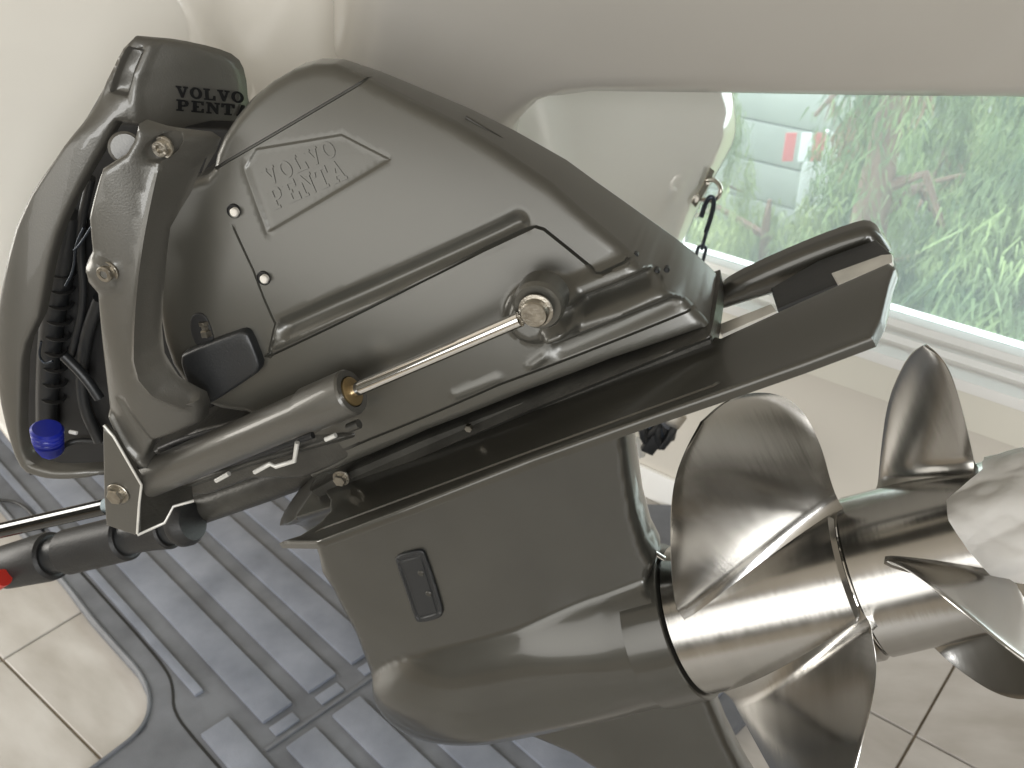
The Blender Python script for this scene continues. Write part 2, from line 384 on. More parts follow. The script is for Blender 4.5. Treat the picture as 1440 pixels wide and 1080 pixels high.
def letter(ch, o, ex, ey, en, th, m, parent):
    loops = GL[ch]; L3 = [[Vector((x, y, 0)) for x, y in lp] for lp in loops]; tris = geometry.tessellate_polygon(L3)
    flat = [p for lp in loops for p in lp]; bm = bmesh.new()
    o, ex, ey, en = map(Vector, (o, ex, ey, en))
    v1 = [bm.verts.new(o + ex * x + ey * y + en * th) for x, y in flat]; v0 = [bm.verts.new(o + ex * x + ey * y) for x, y in flat]
    for t in tris:
        try: bm.faces.new([v1[i] for i in t])
        except ValueError: pass
    k = 0
    for lp in loops:
        n = len(lp)
        for i in range(n): bm.faces.new((v0[k + i], v0[k + (i + 1) % n], v1[k + (i + 1) % n], v1[k + i]))
        k += n
    return from_bm('letter', bm, m, parent, 0)
def word(txt, p0, p1, h_vec, en, th, m, parent, gap=.12):
    p0, p1 = Vector(p0), Vector(p1); n = len(txt); adv = (p1 - p0) / n
    for i, ch in enumerate(txt): letter(ch, p0 + adv * i, adv * (1 - gap), h_vec, en, th, m, parent)

# ================================================================== ROOM
floor_o = box('floor', (-6.5, -1.0, -.05), (6.5, 7.0, -.006), M_grout, None, frame=Matrix(((WL[0], WN[0], 0, W0[0]), (WL[1], WN[1], 0, W0[1]), (0, 0, 1, 0), (0, 0, 0, 1))))
struct(floor_o)
FRW = Matrix(((WL[0], WN[0], 0, W0[0]), (WL[1], WN[1], 0, W0[1]), (0, 0, 1, 0), (0, 0, 0, 1)))
# tiles: pitch 0.4775 m, aligned with the window wall
T = 0.4775
PERP = -WN                                                       # photo's perpendicular coordinate grows towards the wall
k_line = (FL(1287, 1034) - W0) @ WL; n_line = (FL(1287, 1034) - W0) @ WN
bmt = bmesh.new(); bmesh.ops.create_cube(bmt, size=1)
for v in bmt.verts: v.co = Vector((v.co.x * (T - .005), v.co.y * (T - .005), v.co.z * .012))
bmesh.ops.bevel(bmt, geom=[e for e in bmt.edges if all(v.co.z > 0 for v in e.verts)], offset=.0015, segments=1, affect='EDGES')
tile_me = bpy.data.meshes.new('tile'); bmt.to_mesh(tile_me); bmt.free(); tile_me.materials.append(M_tile)
# per-tile colour variation through object random
nt = M_tile.node_tree; oi = nt.nodes.new('ShaderNodeObjectInfo'); mp_ = [n for n in nt.nodes if n.type == 'MAPPING'][0]
vm = nt.nodes.new('ShaderNodeVectorMath'); vm.operation = 'ADD'; tcn = [n for n in nt.nodes if n.type == 'TEX_COORD'][0]
cmb = nt.nodes.new('ShaderNodeMath'); cmb.operation = 'MULTIPLY'; cmb.inputs[1].default_value = 37.0
nt.links.new(oi.outputs['Random'], cmb.inputs[0]); nt.links.new(tcn.outputs['Object'], vm.inputs[0]); nt.links.new(cmb.outputs[0], vm.inputs[1]); nt.links.new(vm.outputs[0], mp_.inputs[0])
tile_pts = []
for i in range(-4, 6):
    for j in range(-4, 6):
        kc = k_line + (i + .5) * T; nc = n_line + (j + .5) * T
        if nc < .005 - T / 2 + T * .5: continue
        if nc - T / 2 < 0.01: continue
        if -1.9 < kc < 2.6 and nc < 2.6: tile_pts.append((kc, nc))
for kc, nc in tile_pts:
    o = bpy.data.objects.new('tile', tile_me); COL.objects.link(o); o.parent = floor_o
    q = W0 + WL * kc + WN * nc; o.matrix_world = Matrix.Translation((q[0], q[1], -.006)) @ Matrix.Rotation(math.atan2(WL[1], WL[0]), 4, 'Z')
# cut row along the wall
nmin = min(n for k, n in tile_pts) - T / 2
for i in range(-4, 6):
    kc = k_line + (i + .5) * T
    if -1.9 < kc < 2.6: box('tile', (kc - T / 2 + .0025, 0.013, -.012), (kc + T / 2 - .0025, nmin - .0025, 0), M_tile, floor_o, frame=FRW)
# walls
ZG, ZS, ZA = 0.605, 0.556, 0.475
KR, KL = -2.2, 1.5                                               # window opening along the wall
def wallbox(name, mn, mx, m=M_wall, **k): return struct(box(name, mn, mx, m, None, frame=FRW, **k))
wallbox('wall_window_lower', (-3.4, -.15, -.01), (3.6, 0, ZA + .01))
wallbox('wall_window_upper', (-3.4, -.15, 2.15), (3.6, 0, 2.8))
wallbox('wall_window_right', (-3.4, -.15, ZA + .01), (KR, 0, 2.15))
wallbox('wall_window_left', (KL, -.15, ZA + .01), (3.6, 0, 2.15))
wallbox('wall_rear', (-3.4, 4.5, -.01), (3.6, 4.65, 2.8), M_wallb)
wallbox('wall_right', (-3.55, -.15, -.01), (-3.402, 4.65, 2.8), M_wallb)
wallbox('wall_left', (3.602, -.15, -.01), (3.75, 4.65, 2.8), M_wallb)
wallbox('ceiling', (-3.55, -.15, 2.802), (3.75, 4.65, 2.9), M_ceil)
bb = box('baseboard', (-3.4, .001, 0.0), (3.6, .013, .083), M_white, None, .003, frame=FRW); struct(bb)
# window with frame, apron and panes
win = thing('window', 'wide white framed window with trees behind it above a cream apron board', 'window')
def wb(name, mn, mx, m=M_white, bev=.003): return box(name, mn, mx, m, win, bev, frame=FRW)
wb('apron_board', (-3.3, .001, ZA), (3.2, .016, ZS - .002), M_wall2)
wb('sill', (KR - .06, -.149, ZS), (KL + .06, .035, ZS + .022))
wb('sill_step', (KR, -.12, ZS + .022), (KL, -.02, ZG - .012))
wb('frame_bottom', (KR, -.11, ZG - .012), (KL, -.05, ZG + .004))
wb('frame_top', (KR, -.11, 2.1), (KL, -.05, 2.15))
wb('frame_side', (KR, -.11, ZG), (KR + .05, -.05, 2.1)); wb('frame_side', (KL - .05, -.11, ZG), (KL, -.05, 2.1))
wb('frame_top_rail', (KR + .05, -.105, 1.13), (KL - .05, -.055, 1.175))
for km in (-1.42, 0.62): wb('mullion', (km - .03, -.112, ZG), (km + .03, -.048, 2.1))
ks = [KR + .05, -1.42 - .03, -1.42 + .03, .62 - .03, .62 + .03, KL - .05]
for a, b2 in ((0, 1), (2, 3), (4, 5)):
    for z0, z1 in ((ZG + .004, 1.13), (1.175, 2.1)): wb('pane', (ks[a], -.083, z0), (ks[b2], -.079, z1), M_glass, 0)
# wall return strip / little grey post at the wall below the plate
# ================================================================== OUTSIDE
gz = -2.6
def OW(x, y, dist):                                               # a point outside, at horizontal distance dist along a photo ray
    r = ray(x, y); return C + r * dist / math.hypot(r[0], r[1])
bm = bmesh.new()
for i in range(41):
    for j in range(41):
        x, y = -30 + i * 1.6, 2.6 + j * 1.1
        bm.verts.new((x, y, gz + .25 * noise.noise(Vector((x * .25, y * .25, 0)))))
bm.verts.ensure_lookup_table()
for i in range(40):
    for j in range(40): bm.faces.new([bm.verts[k] for k in (i * 41 + j, (i + 1) * 41 + j, (i + 1) * 41 + j + 1, i * 41 + j + 1)])
struct(from_bm('outside_ground', bm, M_grass, None))

def foliage(name, sprays, m, parent):
    """drooping sprays: list of (origin, length, width, sway)"""
    V, Fc = [], []
    for (o, L, w, sway, n) in sprays:
        for q in range(int(n * 3.0)):
            t = random.random(); side = random.uniform(-1, 1)
            x = o[0] + sway[0] * t + random.gauss(0, w) * (0.4 + .6 * (1 - abs(2 * t - 1)))
            y = o[1] + sway[1] * t + random.gauss(0, w)
            z = o[2] - L * t + random.gauss(0, .03)
            l = random.uniform(.05, .12); ww = random.uniform(.0025, .006); a = random.uniform(0, math.pi)
            dx, dy = math.cos(a) * ww, math.sin(a) * ww; k = len(V)
            tx, ty = random.gauss(0, .25) * l, random.gauss(0, .25) * l
            V += [(x - dx, y - dy, z), (x + dx, y + dy, z), (x + dx * .6 + tx, y + dy * .6 + ty, z - l * .7), (x + tx * 1.3, y + ty * 1.3, z - l)]
            Fc.append((k, k + 1, k + 2, k + 3))
    me = bpy.data.meshes.new(name); me.from_pydata(V, [], Fc); return link(name, me, m, parent, 0)
def cedar(base, height, rad, label, nsp, lean=(0, 0), crown0=.1, leafm=M_leaf, dry=0, dens=70, limbs=8, trunk_r=.16, grp=None):
    t = thing('cedar_tree', label, 'tree', Matrix.Translation(tuple(base)))
    pts = [Vector((lean[0] * h + .05 * math.sin(h * 5), lean[1] * h, height * h)) for h in [0, .15, .3, .45, .6, .75, .9, 1]]
    tube('trunk', pts, [trunk_r * (1 - .85 * i / 7) for i in range(8)], M_bark, t, 10)
    for i in range(limbs):
        h = random.uniform(.25, .95); p0 = Vector((lean[0] * h, lean[1] * h, height * h)); a = random.uniform(0, 2 * math.pi); L = rad * random.uniform(.6, 1)
        p1 = p0 + Vector((math.cos(a) * L * .5, math.sin(a) * L * .5, .12)); p2 = p0 + Vector((math.cos(a) * L, math.sin(a) * L, -.15))
        tube('limb', [p0, p1, p2], [.035, .02, .008], M_bark, t, 6)
    sp = []
    for i in range(nsp):
        h = crown0 + (1 - crown0) * random.random() ** .8; a = random.uniform(0, 2 * math.pi); rr = rad * math.sqrt(random.random()) * (1.05 - .5 * h)
        o = (lean[0] * h + math.cos(a) * rr, lean[1] * h + math.sin(a) * rr, height * h)
        sp.append((o, random.uniform(.4, .9), random.uniform(.03, .08), (random.gauss(0, .1), random.gauss(0, .1)), dens))
    foliage('crown', sp, leafm, t)
    if dry: foliage('dry_foliage', [(s_[0], s_[1] * .5, s_[2], s_[3], 40) for s_ in random.sample(sp, dry)], M_dry, t)
    return t
def base_at(x, y, dist): q = OW(x, y, dist); return (q[0], q[1], gz)
cedar(base_at(1500, 300, 3.9), 3.1, .62, 'drooping green cedar nearest the window on its right side', 150, (0, 0), .12, M_leaf, 10, 110, 9, .10)
cedar(base_at(1195, 300, 4.4), 3.3, .50, 'cedar with thick leaning reddish trunk and few green sprays', 30, (.16, .0), .05, M_leaf, 12, 70, 7, .20)
cedar(base_at(1330, 300, 6.6), 3.3, 1.1, 'taller darker cedar standing behind the reddish leaning trunk', 130, (0, 0), .1, M_leaf, 4, 90, 6, .16)
cedar(base_at(1090, 300, 6.2), 1.75, 1.0, 'low pale green bushy cedar in front of the grey siding', 110, (0, 0), .1, M_leaf2, 0, 90, 4, .1)
cedar(base_at(1010, 300, 5.2), 1.1, .7, 'short dark green shrubby cedar behind the hanging chain', 70, (0, 0), .1, M_leaf, 0, 90, 3, .08)
cedar(base_at(860, 300, 7.5), 3.0, 1.4, 'wide pale yellow green cedar mostly hidden by the hull', 150, (0, 0), .1, M_leaf2, 0, 90, 5, .15)
for i, (px, dd, lab) in enumerate([(1560, 5.2, 'bright green cedar just outside the right edge of the view'), (1750, 5.0, 'second cedar beyond the right part of the window')]):
    cedar(base_at(px, 300, dd), 3.2, 1.1, lab, 110, (0, 0), .1, M_leaf2, 0, 80, 5, .15)
for i, (x, y, lab) in enumerate([(6.6, .55, 'yellow green bush outside to the right, mirrored in the hull'), (9.0, -.3, 'larger yellow green bush further right, mirrored in the hull')]):
    cedar((x + .6 * i, y, gz), 4.6 + i * .5, .8 + .5 * i, lab, 60, (0, 0), .3, M_leafy, 0, 90, 5, .1)
# grey building with boards
hb = thing('grey_building', 'pale grey green building with wide horizontal boards behind the cedars', 'building')
q0 = np.array([OW(700, 300, 10.5)[0], OW(700, 300, 10.5)[1], gz]); q1 = np.array([OW(1420, 300, 8.2)[0], OW(1420, 300, 8.2)[1], gz]); bd = (q1 - q0); BL = np.linalg.norm(bd); bd /= BL
FB = Matrix(((bd[0], -bd[1], 0, q0[0]), (bd[1], bd[0], 0, q0[1]), (0, 0, 1, gz), (0, 0, 0, 1)))
box('wall', (0, .02, 0), (BL, 1.5, 4.2), M_siding, hb, frame=FB)
for i in range(10): box('board', (0, -.02 - .004 * (i % 2), .05 + i * .36), (BL, .02, .05 + i * .36 + .345), M_siding, hb, .01, frame=FB)
box('window', (1.2, -.05, 1.7), (2.4, -.03, 2.6), M_roof, hb, .01, frame=FB)
rc = thing('blotch_panels', 'small red and white banner made up before the grey building', 'patch')  # striped panels made up for red and white blotches in the window glass
qb = OW(1130, 250, 6.9); FBn = Matrix.Translation((qb[0], qb[1], qb[2]))
for i, (x, c_) in enumerate([(-.17, M_redp), (-.06, M_whp), (.03, M_redp), (.14, M_whp), (.22, M_redp)]): box('stripe', (x, 0, .12), (x + .075, .01, .32), c_, rc, frame=FBn)
box('white_panel', (-.02, 0, -.25), (.22, .012, .11), M_whp, rc, frame=FBn)
box('post', (.1, .015, gz - qb[2]), (.13, .045, .33), M_whp, rc, frame=FBn)

# ================================================================== MAT
RD = np.array([-.70, .715, 0]); RD /= np.linalg.norm(RD); RP = np.array([RD[1], -RD[0], 0])
FM = Matrix(((RD[0], RP[0], 0, 0), (RD[1], RP[1], 0, 0), (0, 0, 1, 0), (0, 0, 0, 1)))     # axes: along ribs, across ribs (mirrored hand is fine for boxes)
def FMp(x, y, z=.02): q = FL(x, y, z); return (q @ RD, q @ RP)
mt = thing('ribbed_mat', 'large grey ribbed plastic mat lying on the tiles under the drive', 'mat')
edge = [FMp(*q) for q in [(88, 820), (125, 870), (165, 915), (192, 945), (206, 975), (204, 1008), (186, 1035), (150, 1062), (110, 1092)]]
outl = [(2.6, .38)] + edge[:] + [(1.20, .10), (.72, .10), (.545, .24), (.535, 1.128), (1.0, 1.515), (1.45, 1.10), (2.6, 1.10)]
def clipnum(v): return v
mb = body('mat_base', [(x, y) for x, y in outl], M_matb, mt, const(.016), th=.015, r=.004, res=.03, smooth=40)
mb.data.transform(Matrix(((RD[0], RP[0], 0, 0), (RD[1], RP[1], 0, 0), (0, 0, 1, 0), (0, 0, 0, 1))))
mb.data.flip_normals()
def mbox(name, a0, a1, p0, p1, z0=.014, z1=.0235, m=M_mat, bev=.0032):
    o = box(name, (a0, p0, z0), (a1, p1, z1), m, mt, bev, frame=FM); return o
pitch = .0975
for i in range(8):
    c0 = .488 + pitch * i
    if c0 > 1.1: break
    amax = 2.5 if c0 < .75 else (1.40 if c0 > 1.0 else 2.4)
    mbox('rib_panel', 1.135 if i < 3 else 1.12, min(amax, 2.5), c0, c0 + .062)
    mbox('rib_panel', .60, 1.062, c0 - .0, c0 + .062)
mbox('rib_panel', 1.275, 2.5, .432, .449); mbox('rib_panel', .62, 1.19, .395, .451)
for i in range(2): mbox('rib_panel', .62, 1.05, .145 + pitch * i, .207 + pitch * i)
# latch strip across the panels
mbox('latch_bar', 1.080, 1.088, .46, .80, .015, .0195, M_matb, .002)
for i in range(4): mbox('latch_tab', 1.096, 1.120, .47 + .0975 * i + .02, .47 + .0975 * i + .07, .015, .0195, M_mat, .002)
gl_pts = [FMp(*q) for q in [(60, 745), (115, 805), (160, 855), (205, 905), (235, 942), (243, 965), (243, 1000), (275, 1040), (310, 1080)]]
gp = [Vector((RD[0] * a + RP[0] * p, RD[1] * a + RP[1] * p, .0162)) for a, p in smooth_poly(gl_pts, 2, False)]
strip('edge_groove', gp, .005, .0006, M_black, mt)
lip = [Vector((RD[0] * a + RP[0] * p, RD[1] * a + RP[1] * p, .0165)) for a, p in smooth_poly([(2.5, .386)] + [(a_ + (0), p_ + .006) for a_, p_ in edge], 2, False)]
tube('edge_lip', lip, .004, M_matb, mt, 8)

# ================================================================== BOAT HULL (white gelcoat)
hull = thing('boat_hull', 'glossy cream boat transom and overhanging platform edge behind the drive', 'boat')
hp0 = np.array([0, 1.28, 0]); hd = np.array([.8, .6, 0]); hd /= np.linalg.norm(hd); hn = np.array([hd[1] * .982, -hd[0] * .982, .188]); he = np.cross(hd, hn); he *= np.sign(he[2]); hp0 = hp0 + np.array([0, 0, .9])
FH = Matrix(((hd[0], he[0], hn[0], hp0[0]), (hd[1], he[1], hn[1], hp0[1]), (hd[2], he[2], hn[2], hp0[2]), (0, 0, 0, 1)))
def HP(x, y):
    r = ray(x, y); t = ((hp0 - C) @ hn) / (r @ hn); q = C + t * r; return ((q - hp0) @ hd, (q - hp0) @ he)
def hull_base(V): return .0 * np.clip(kx - V[:, 0], 0, 9) - .018 * ss((V[:, 0] - kx) / .02)
kx = HP(297, 60)[0]
def HPo(x, y):
    off = 0.0
    for _ in range(25):
        r = ray(x, y); t = ((hp0 + hn * off - C) @ hn) / (r @ hn); q = C + t * r; e = (q - hp0) @ hd; off = .5 * off + .5 * hull_base(np.array([[e, 0]]))[0]
    return (e, (q - hp0) @ he)
tr_out = [HPo(*q) for q in [(-420, 380), (-200, 440), (-60, 545), (0, 606), (25, 640), (50, 669), (90, 672), (250, 660), (500, 600), (760, 470), (940, 395), (960, 388), (972, 360), (1003, 290), (1025, 250), (1050, 205), (1054, 175), (1050, 130), (1040, 60), (1000, -120), (990, -330)]] 
zt = 1.1
tr_out += [(tr_out[-1][0] - .05, zt), (tr_out[0][0], zt)]
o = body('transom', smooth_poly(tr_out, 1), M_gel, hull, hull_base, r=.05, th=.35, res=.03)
o.data.transform(FH)
# platform
pd0 = np.array([0.0, 1.06, 0]); pdd = np.array([1.0, .10, 0]); pdd /= np.linalg.norm(pdd); pn = np.array([pdd[1] * .82, -pdd[0] * .82, -.572]); pe2 = np.cross(pdd, pn); pe2 *= np.sign(pe2[2])
pd0 = C + ray(1000, 133) * 1.12
FP = Matrix(((pdd[0], pe2[0], pn[0], pd0[0]), (pdd[1], pe2[1], pn[1], pd0[1]), (pdd[2], pe2[2], pn[2], pd0[2]), (0, 0, 0, 1)))
def PQ(x, y):
    r = ray(x, y); t = ((pd0 - C) @ pn) / (r @ pn); q = C + t * r; return ((q - pd0) @ pdd, (q - pd0) @ pe2)
pl = [PQ(q[0], q[1] + 20) for q in [(505, -260), (492, -60), (484, 20), (470, 90), (520, 200), (620, 290), (690, 285), (725, 225), (738, 170), (768, 140), (830, 131), (1000, 133), (1200, 136), (1440, 138), (1640, 140)]]
pl += [(pl[-1][0], .55), (pl[0][0], .55)]
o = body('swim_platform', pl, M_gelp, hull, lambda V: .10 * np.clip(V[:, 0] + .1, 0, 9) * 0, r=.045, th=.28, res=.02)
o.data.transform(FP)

# ================================================================== STERN DRIVE
DR = thing('stern_drive', 'grey tilted stern drive with two stainless propellers below the boat', 'stern drive', Matrix(MD))
# ---- transom shield
sh_out = [(178, 53, .01), (205, 54, .0), (240, 59, -.01), (290, 71, -.03), (322, 84, -.045), (334, 108, -.05), (346, 150, -.06), (356, 186, -.06),
          (315, 182, -.04), (152, 175, .04), (140, 190, .05), (100, 280, .06), (75, 345, .07), (60, 440, .08), (54, 452, .082), (32, 492, .09), (24, 560, .10), (26, 610, .10), (34, 640, .10), (52, 658, .10), (150, 661, .08),
          (150, 671, .08), (44, 668, .10), (24, 650, .10), (8, 615, .10), (-12, 560, .10), (-14, 480, .09), (2, 385, .08), (38, 290, .06), (100, 195, .045), (140, 120, .03)]
so = PP(sh_out)
sbase = quad_fit(so, 1e-6, True)
rec = [P(*q) for q in [(186, 66, .005), (205, 69, .0), (167, 139, .03), (138, 138, .04)]]
crease = lambda V: -.9 * np.clip(P(204, 100, .0)[0] - V[:, 0], 0, .05) * ss((V[:, 1] - P(150, 170, .04)[1]) / .02) * .35
ub = P(250, 95, 0.)
band = [P(*q) for q in [(206, 64, 0), (222, 92, -.01), (330, 112, -.045)]]
ft = [recess(rec, .005, .003), (crease, []), ridge([P(*q) for q in [(213, 66, 0), (206, 120, 0), (203, 168, .01)]], .006, .0015), (lambda V: -.05 * np.clip(V[:, 1] + .35 * V[:, 0] - (band[1][1] + .35 * band[1][0]), 0, 1) * 4, [])]
u_top = max(p[1] for p in so)
shield = body('transom_shield', smooth_poly(so, 1), M_fork, DR, sbase, th=.16, back=lambda V: sbase(V) - .012 - .002 * ss((u_top - .10 - V[:, 1]) / .15), r=.004, res=.006, feats=ft, step=.006)
back_pan = body('cavity_panel', PP([(148, 166, -.02), (345, 176, -.02), (330, 400, -.02), (300, 640, -.02), (150, 668, -.01), (42, 668, -.01), (14, 600, -.01), (12, 540, -.01), (42, 440, -.01), (90, 280, -.01)]), M_cavity, DR, const(-.008), th=.02, r=.003, res=.02)
# print on the shield
n3 = (0, 0, 1)
tz = .0012
def onsh(x, y):
    s = -.03
    for _ in range(12):
        l = P(x, y, s); z = sbase(np.array([l[:2]]))[0] + sum(f[0](np.array([l[:2]]))[0] for f in ft); s = s * .5 + z * .5
    return P(x, y, s)
def word_px(txt, bl, br, tl, m, parent, fn, th=.0007, lift=.0006, gap=.12):
    """lettering between photo points: bottom-left, bottom-right, top-left, each letter laid on the surface fn"""
    n = len(txt); bl, br, tl = map(np.array, (bl, br, tl))
    for i, ch in enumerate(txt):
        a = bl + (br - bl) * i / n; b2 = bl + (br - bl) * (i + 1 - gap) / n; c = a + (tl - bl)
        A3, B3, C3 = fn(*a), fn(*b2), fn(*c); ex, ey = B3 - A3, C3 - A3; en = np.cross(ex, ey); en /= np.linalg.norm(en)
        letter(ch, A3 + en * lift, ex, ey, en, th, m, parent)
word_px('VOLVO', (247, 136), (344, 145), (246, 120), M_text, shield, onsh, lift=.0012)
word_px('PENTA', (247, 155), (352, 164), (247, 139), M_text, shield, onsh, lift=.0012)
# hoses, wires and valve inside the shield opening
for pts, r_ in [([(100, 300, -.0), (88, 380, .0), (72, 450, .0), (66, 540, .0), (66, 600, .0)], .011), ([(140, 420, .0), (118, 480, .0), (112, 560, -.0), (140, 620, .0)], .006),
                ([(128, 250, .01), (110, 330, .0), (120, 420, .0), (100, 500, .0)], .004), ([(118, 320, .02), (106, 345, .02), (104, 380, .02), (92, 402, .02)], .0012), ([(134, 310, .03), (112, 345, .03), (104, 352, .03)], .001),
                ([(58, 480, .03), (54, 500, .03), (62, 512, .03), (74, 508, .03)], .0012), ([(75, 640, .03), (100, 618, .0), (150, 622, .0)], .003), ([(90, 500, .02), (120, 530, .02), (140, 560, .02)], .005)]:
    sm = smooth_poly([Vector(P(*q)) for q in pts], 2, False)
    tube('hose' if r_ > .002 else 'wire', sm, r_, M_black if r_ > .002 else M_chain, DR, 10)
for i in range(9):
    a = P(88 - i * 1.6, 380 + i * 22, .0); b2 = P(88 - i * 1.6, 386 + i * 22, .0); lathe('hose_ring', a, b2, [(0, .0095), (.001, .0125), (.003, .0115), (.004, .0095)], M_cavity, DR, 16)
v0, v1 = P(66, 602, .055), P(67, 652, .055)
lathe('blue_valve_cap', v0, v1, [(0, 0), (0, .0130), (.002, .0152), (.005, .0152), (.006, .0146), (.007, .0152), (.010, .0152), (.011, .0146), (.012, .0152), (.014, .0152), (.0155, .0132), (.017, .0152), (.026, .0152), (.028, .0140), (.030, .0120), (.031, 0)], M_blue, DR, 28)
tube('white_clip', [P(98, 607, .03), P(108, 609, .03)], .002, M_white, DR, 8)

# ---- upper housing / cowl
side_pl0 = quad_fit([P(440, 92, .012), P(520, 112, .016), P(340, 170, .03), P(640, 170, .022), P(700, 210, .027), P(800, 290, .032), P(890, 360, .037), P(600, 600, .076), P(240, 430, .062), P(265, 262, .05), P(440, 665, .078), P(740, 545, .068), P(1000, 455, .052), P(560, 300, .055), P(420, 380, .064)], 1e-6)
side_pl = lambda V: np.maximum(side_pl0(V), .006)
def onside(x, y, lift=0.0):
    s = .06
    for _ in range(14): l = P(x, y, s); s = .4 * s + .6 * (side_pl(np.array([l[:2]]))[0] + lift)
    return P(x, y, s)
SD = lambda l: [onside(*q) for q in l]
cowl_out = SD([(288, 248), (297, 238), (301, 218), (311, 194), (329, 166), (351, 140), (379, 117), (409, 100), (437, 92), (468, 92), (518, 112), (580, 144), (640, 174), (700, 210), (775, 261), (817, 299), (860, 335), (890, 360), (930, 392), (962, 420), (985, 444), (1004, 466)])
cowl_out += SD([(985, 466), (860, 508), (740, 553), (600, 608), (475, 661), (438, 676), (408, 640), (385, 600), (345, 583), (310, 578), (285, 568), (262, 548), (240, 515), (228, 480), (220, 430), (219, 350), (226, 300), (240, 273), (262, 256)])
gr = lambda l, w, d: groove(SD(l), w, d)
boss = SD([(752, 440)])[0]
cf = [gr([(517, 111), (480, 133), (400, 180), (316, 229), (302, 238)], .0018, .0030),
      gr([(330, 322), (357, 380), (372, 420), (388, 456), (378, 500)], .0022, .0018),
      gr([(377, 501), (470, 457), (580, 402), (680, 352), (752, 318), (765, 322), (800, 350), (838, 381), (846, 381), (890, 361)], .0020, .0040),
      gr([(442, 650), (520, 617), (700, 541), (840, 488), (975, 434)], .0020, .0030),
      gr([(907, 371), (936, 398)], .0020, .0030),
      recess(SD([(345, 236), (360, 210), (480, 190), (548, 225), (378, 326)]), .0013, .0030),
      ridge(SD([(345, 233), (378, 326)]), .004, .0012),
      ridge(SD([(402, 462), (470, 432), (590, 380), (700, 330), (728, 316)]), .011, -.0065),
      ridge(SD([(385, 486), (470, 448), (600, 388), (735, 326)]), .0045, .002),
      ridge(SD([(752, 440), (780, 430)]), .024, .013, .6),
      ridge(SD([(800, 408), (860, 385), (905, 366)]), .011, .008, .2),
      ridge(SD([(785, 462), (850, 436), (945, 398), (975, 404)]), .012, .012, .25),
      ridge(SD([(805, 432), (870, 412), (925, 385)]), .010, -.006, .2),
      ridge(SD([(790, 490), (880, 452), (940, 425)]), .010, -.003, .2),
      ridge(SD([(748, 514), (764, 502)]), .0055, .002), ridge(SD([(640, 556), (700, 532)]), .0050, .0015)]
cowl = body('drive_housing', cowl_out, M_cowl, DR, side_pl, r=.007, mir=True, feats=cf, res=.0030, step=.0035, smooth=48)
# soft shaped hollow next to the round boss: darker seam piece
def disc(name, c, r_, m, parent, h=.004, seg=28, rim=.001, nrm=(0, 0, 1), recessed=0):
    c = Vector(c); nv = Vector(nrm).normalized(); return lathe(name, c, c + nv, [(-.002, 0), (-.002, r_), (h - rim, r_), (h, r_ - rim), (h, 0)], m, parent, seg)
def hexbolt(name, c, r_, m, parent, h=.006, washer=True, socket=False):
    c = Vector(c); o = lathe(name, c, c + Vector((0, 0, 1)), [(0, 0), (0, r_), (h * .8, r_), (h, r_ * .88), (h, 0)] if not socket else [(0, 0), (0, r_), (h * .85, r_), (h, r_ * .9), (h, r_ * .5), (h * .4, r_ * .5), (h * .4, 0)], m, parent, 6 if not socket else 28, 25)
    if washer: w = lathe('washer', c - Vector((0, 0, .001)), c + Vector((0, 0, 1)), [(0, 0), (0, r_ * 1.32), (.0015, r_ * 1.32), (.002, r_ * 1.25), (.002, 0)], M_bolt, o, 32)
    return o
for (x, y) in [(329, 297), (371, 391)]:
    c = onside(x, y); d = lathe('cowl_screw', c - np.array([0, 0, .004]), c + np.array([0, 0, 1]), [(0, 0), (0, .0058), (.0052, .0058), (.0056, .0052), (.0046, .0048), (.0044, 0)], M_cavity, DR, 28)
    c2 = onside(x + 1, y + 1, .004); lathe('screw_head', c2 - np.array([0, 0, .0015]), c2 + np.array([0, 0, 1]), [(0, 0), (0, .0034), (.003, .0034), (.004, .0026), (.004, 0)], M_screw, d, 24)
# embossed maker's name on the cowl
word_px('VOLVO', (378, 262), (478, 217), (366, 240), M_cowl, cowl, lambda x, y: onside(x, y, -.0012), th=.0007, lift=.0)
word_px('PENTA', (386, 296), (492, 250), (374, 268), M_cowl, cowl, lambda x, y: onside(x, y, -.0012), th=.0007, lift=.0)
# marks along the crest
for l in ([(628, 163), (655, 172), (690, 200)], [(655, 165), (700, 192), (722, 207)], [(866, 326), (882, 334), (896, 346)]):
    tube('crest_mark', [P(x, y, .003) + np.array([0, -.0000, 0]) for x, y in l], .0016, M_dark, cowl, 8)
for x, y in [(894, 358), (924, 380), (938, 378)]: disc('crest_pin', P(x, y, .034), .0022, M_black, cowl, .003, 12)
# slot with fitting, black cover plate
sl = SD([(268, 446), (277, 439), (288, 441), (296, 455), (302, 478), (300, 488), (288, 492), (276, 486), (268, 465)])
slot = body('cable_slot', smooth_poly(sl, 1), M_cavity, DR, lambda V: side_pl(V) + .0012, th=.004, r=.001, res=.002)
f0 = onside(286, 452, .001); f1 = onside(292, 474, .001)
lathe('brass_fitting', f0, f1, [(0, 0), (0, .0045), (.003, .0045), (.004, .0032), (.007, .0032), (.008, .005), (.013, .005), (.0135, 0)], M_bolt, slot, 6, 20)
bp_o = SD([(261, 496), (264, 490), (340, 461), (350, 460), (357, 466), (372, 504), (371, 514), (366, 520), (300, 563), (290, 565), (281, 560), (261, 508)])
body('black_cover_plate', smooth_poly(bp_o, 1), M_black, DR, lambda V: side_pl(V) + .009, th=.02, r=.003, res=.005)
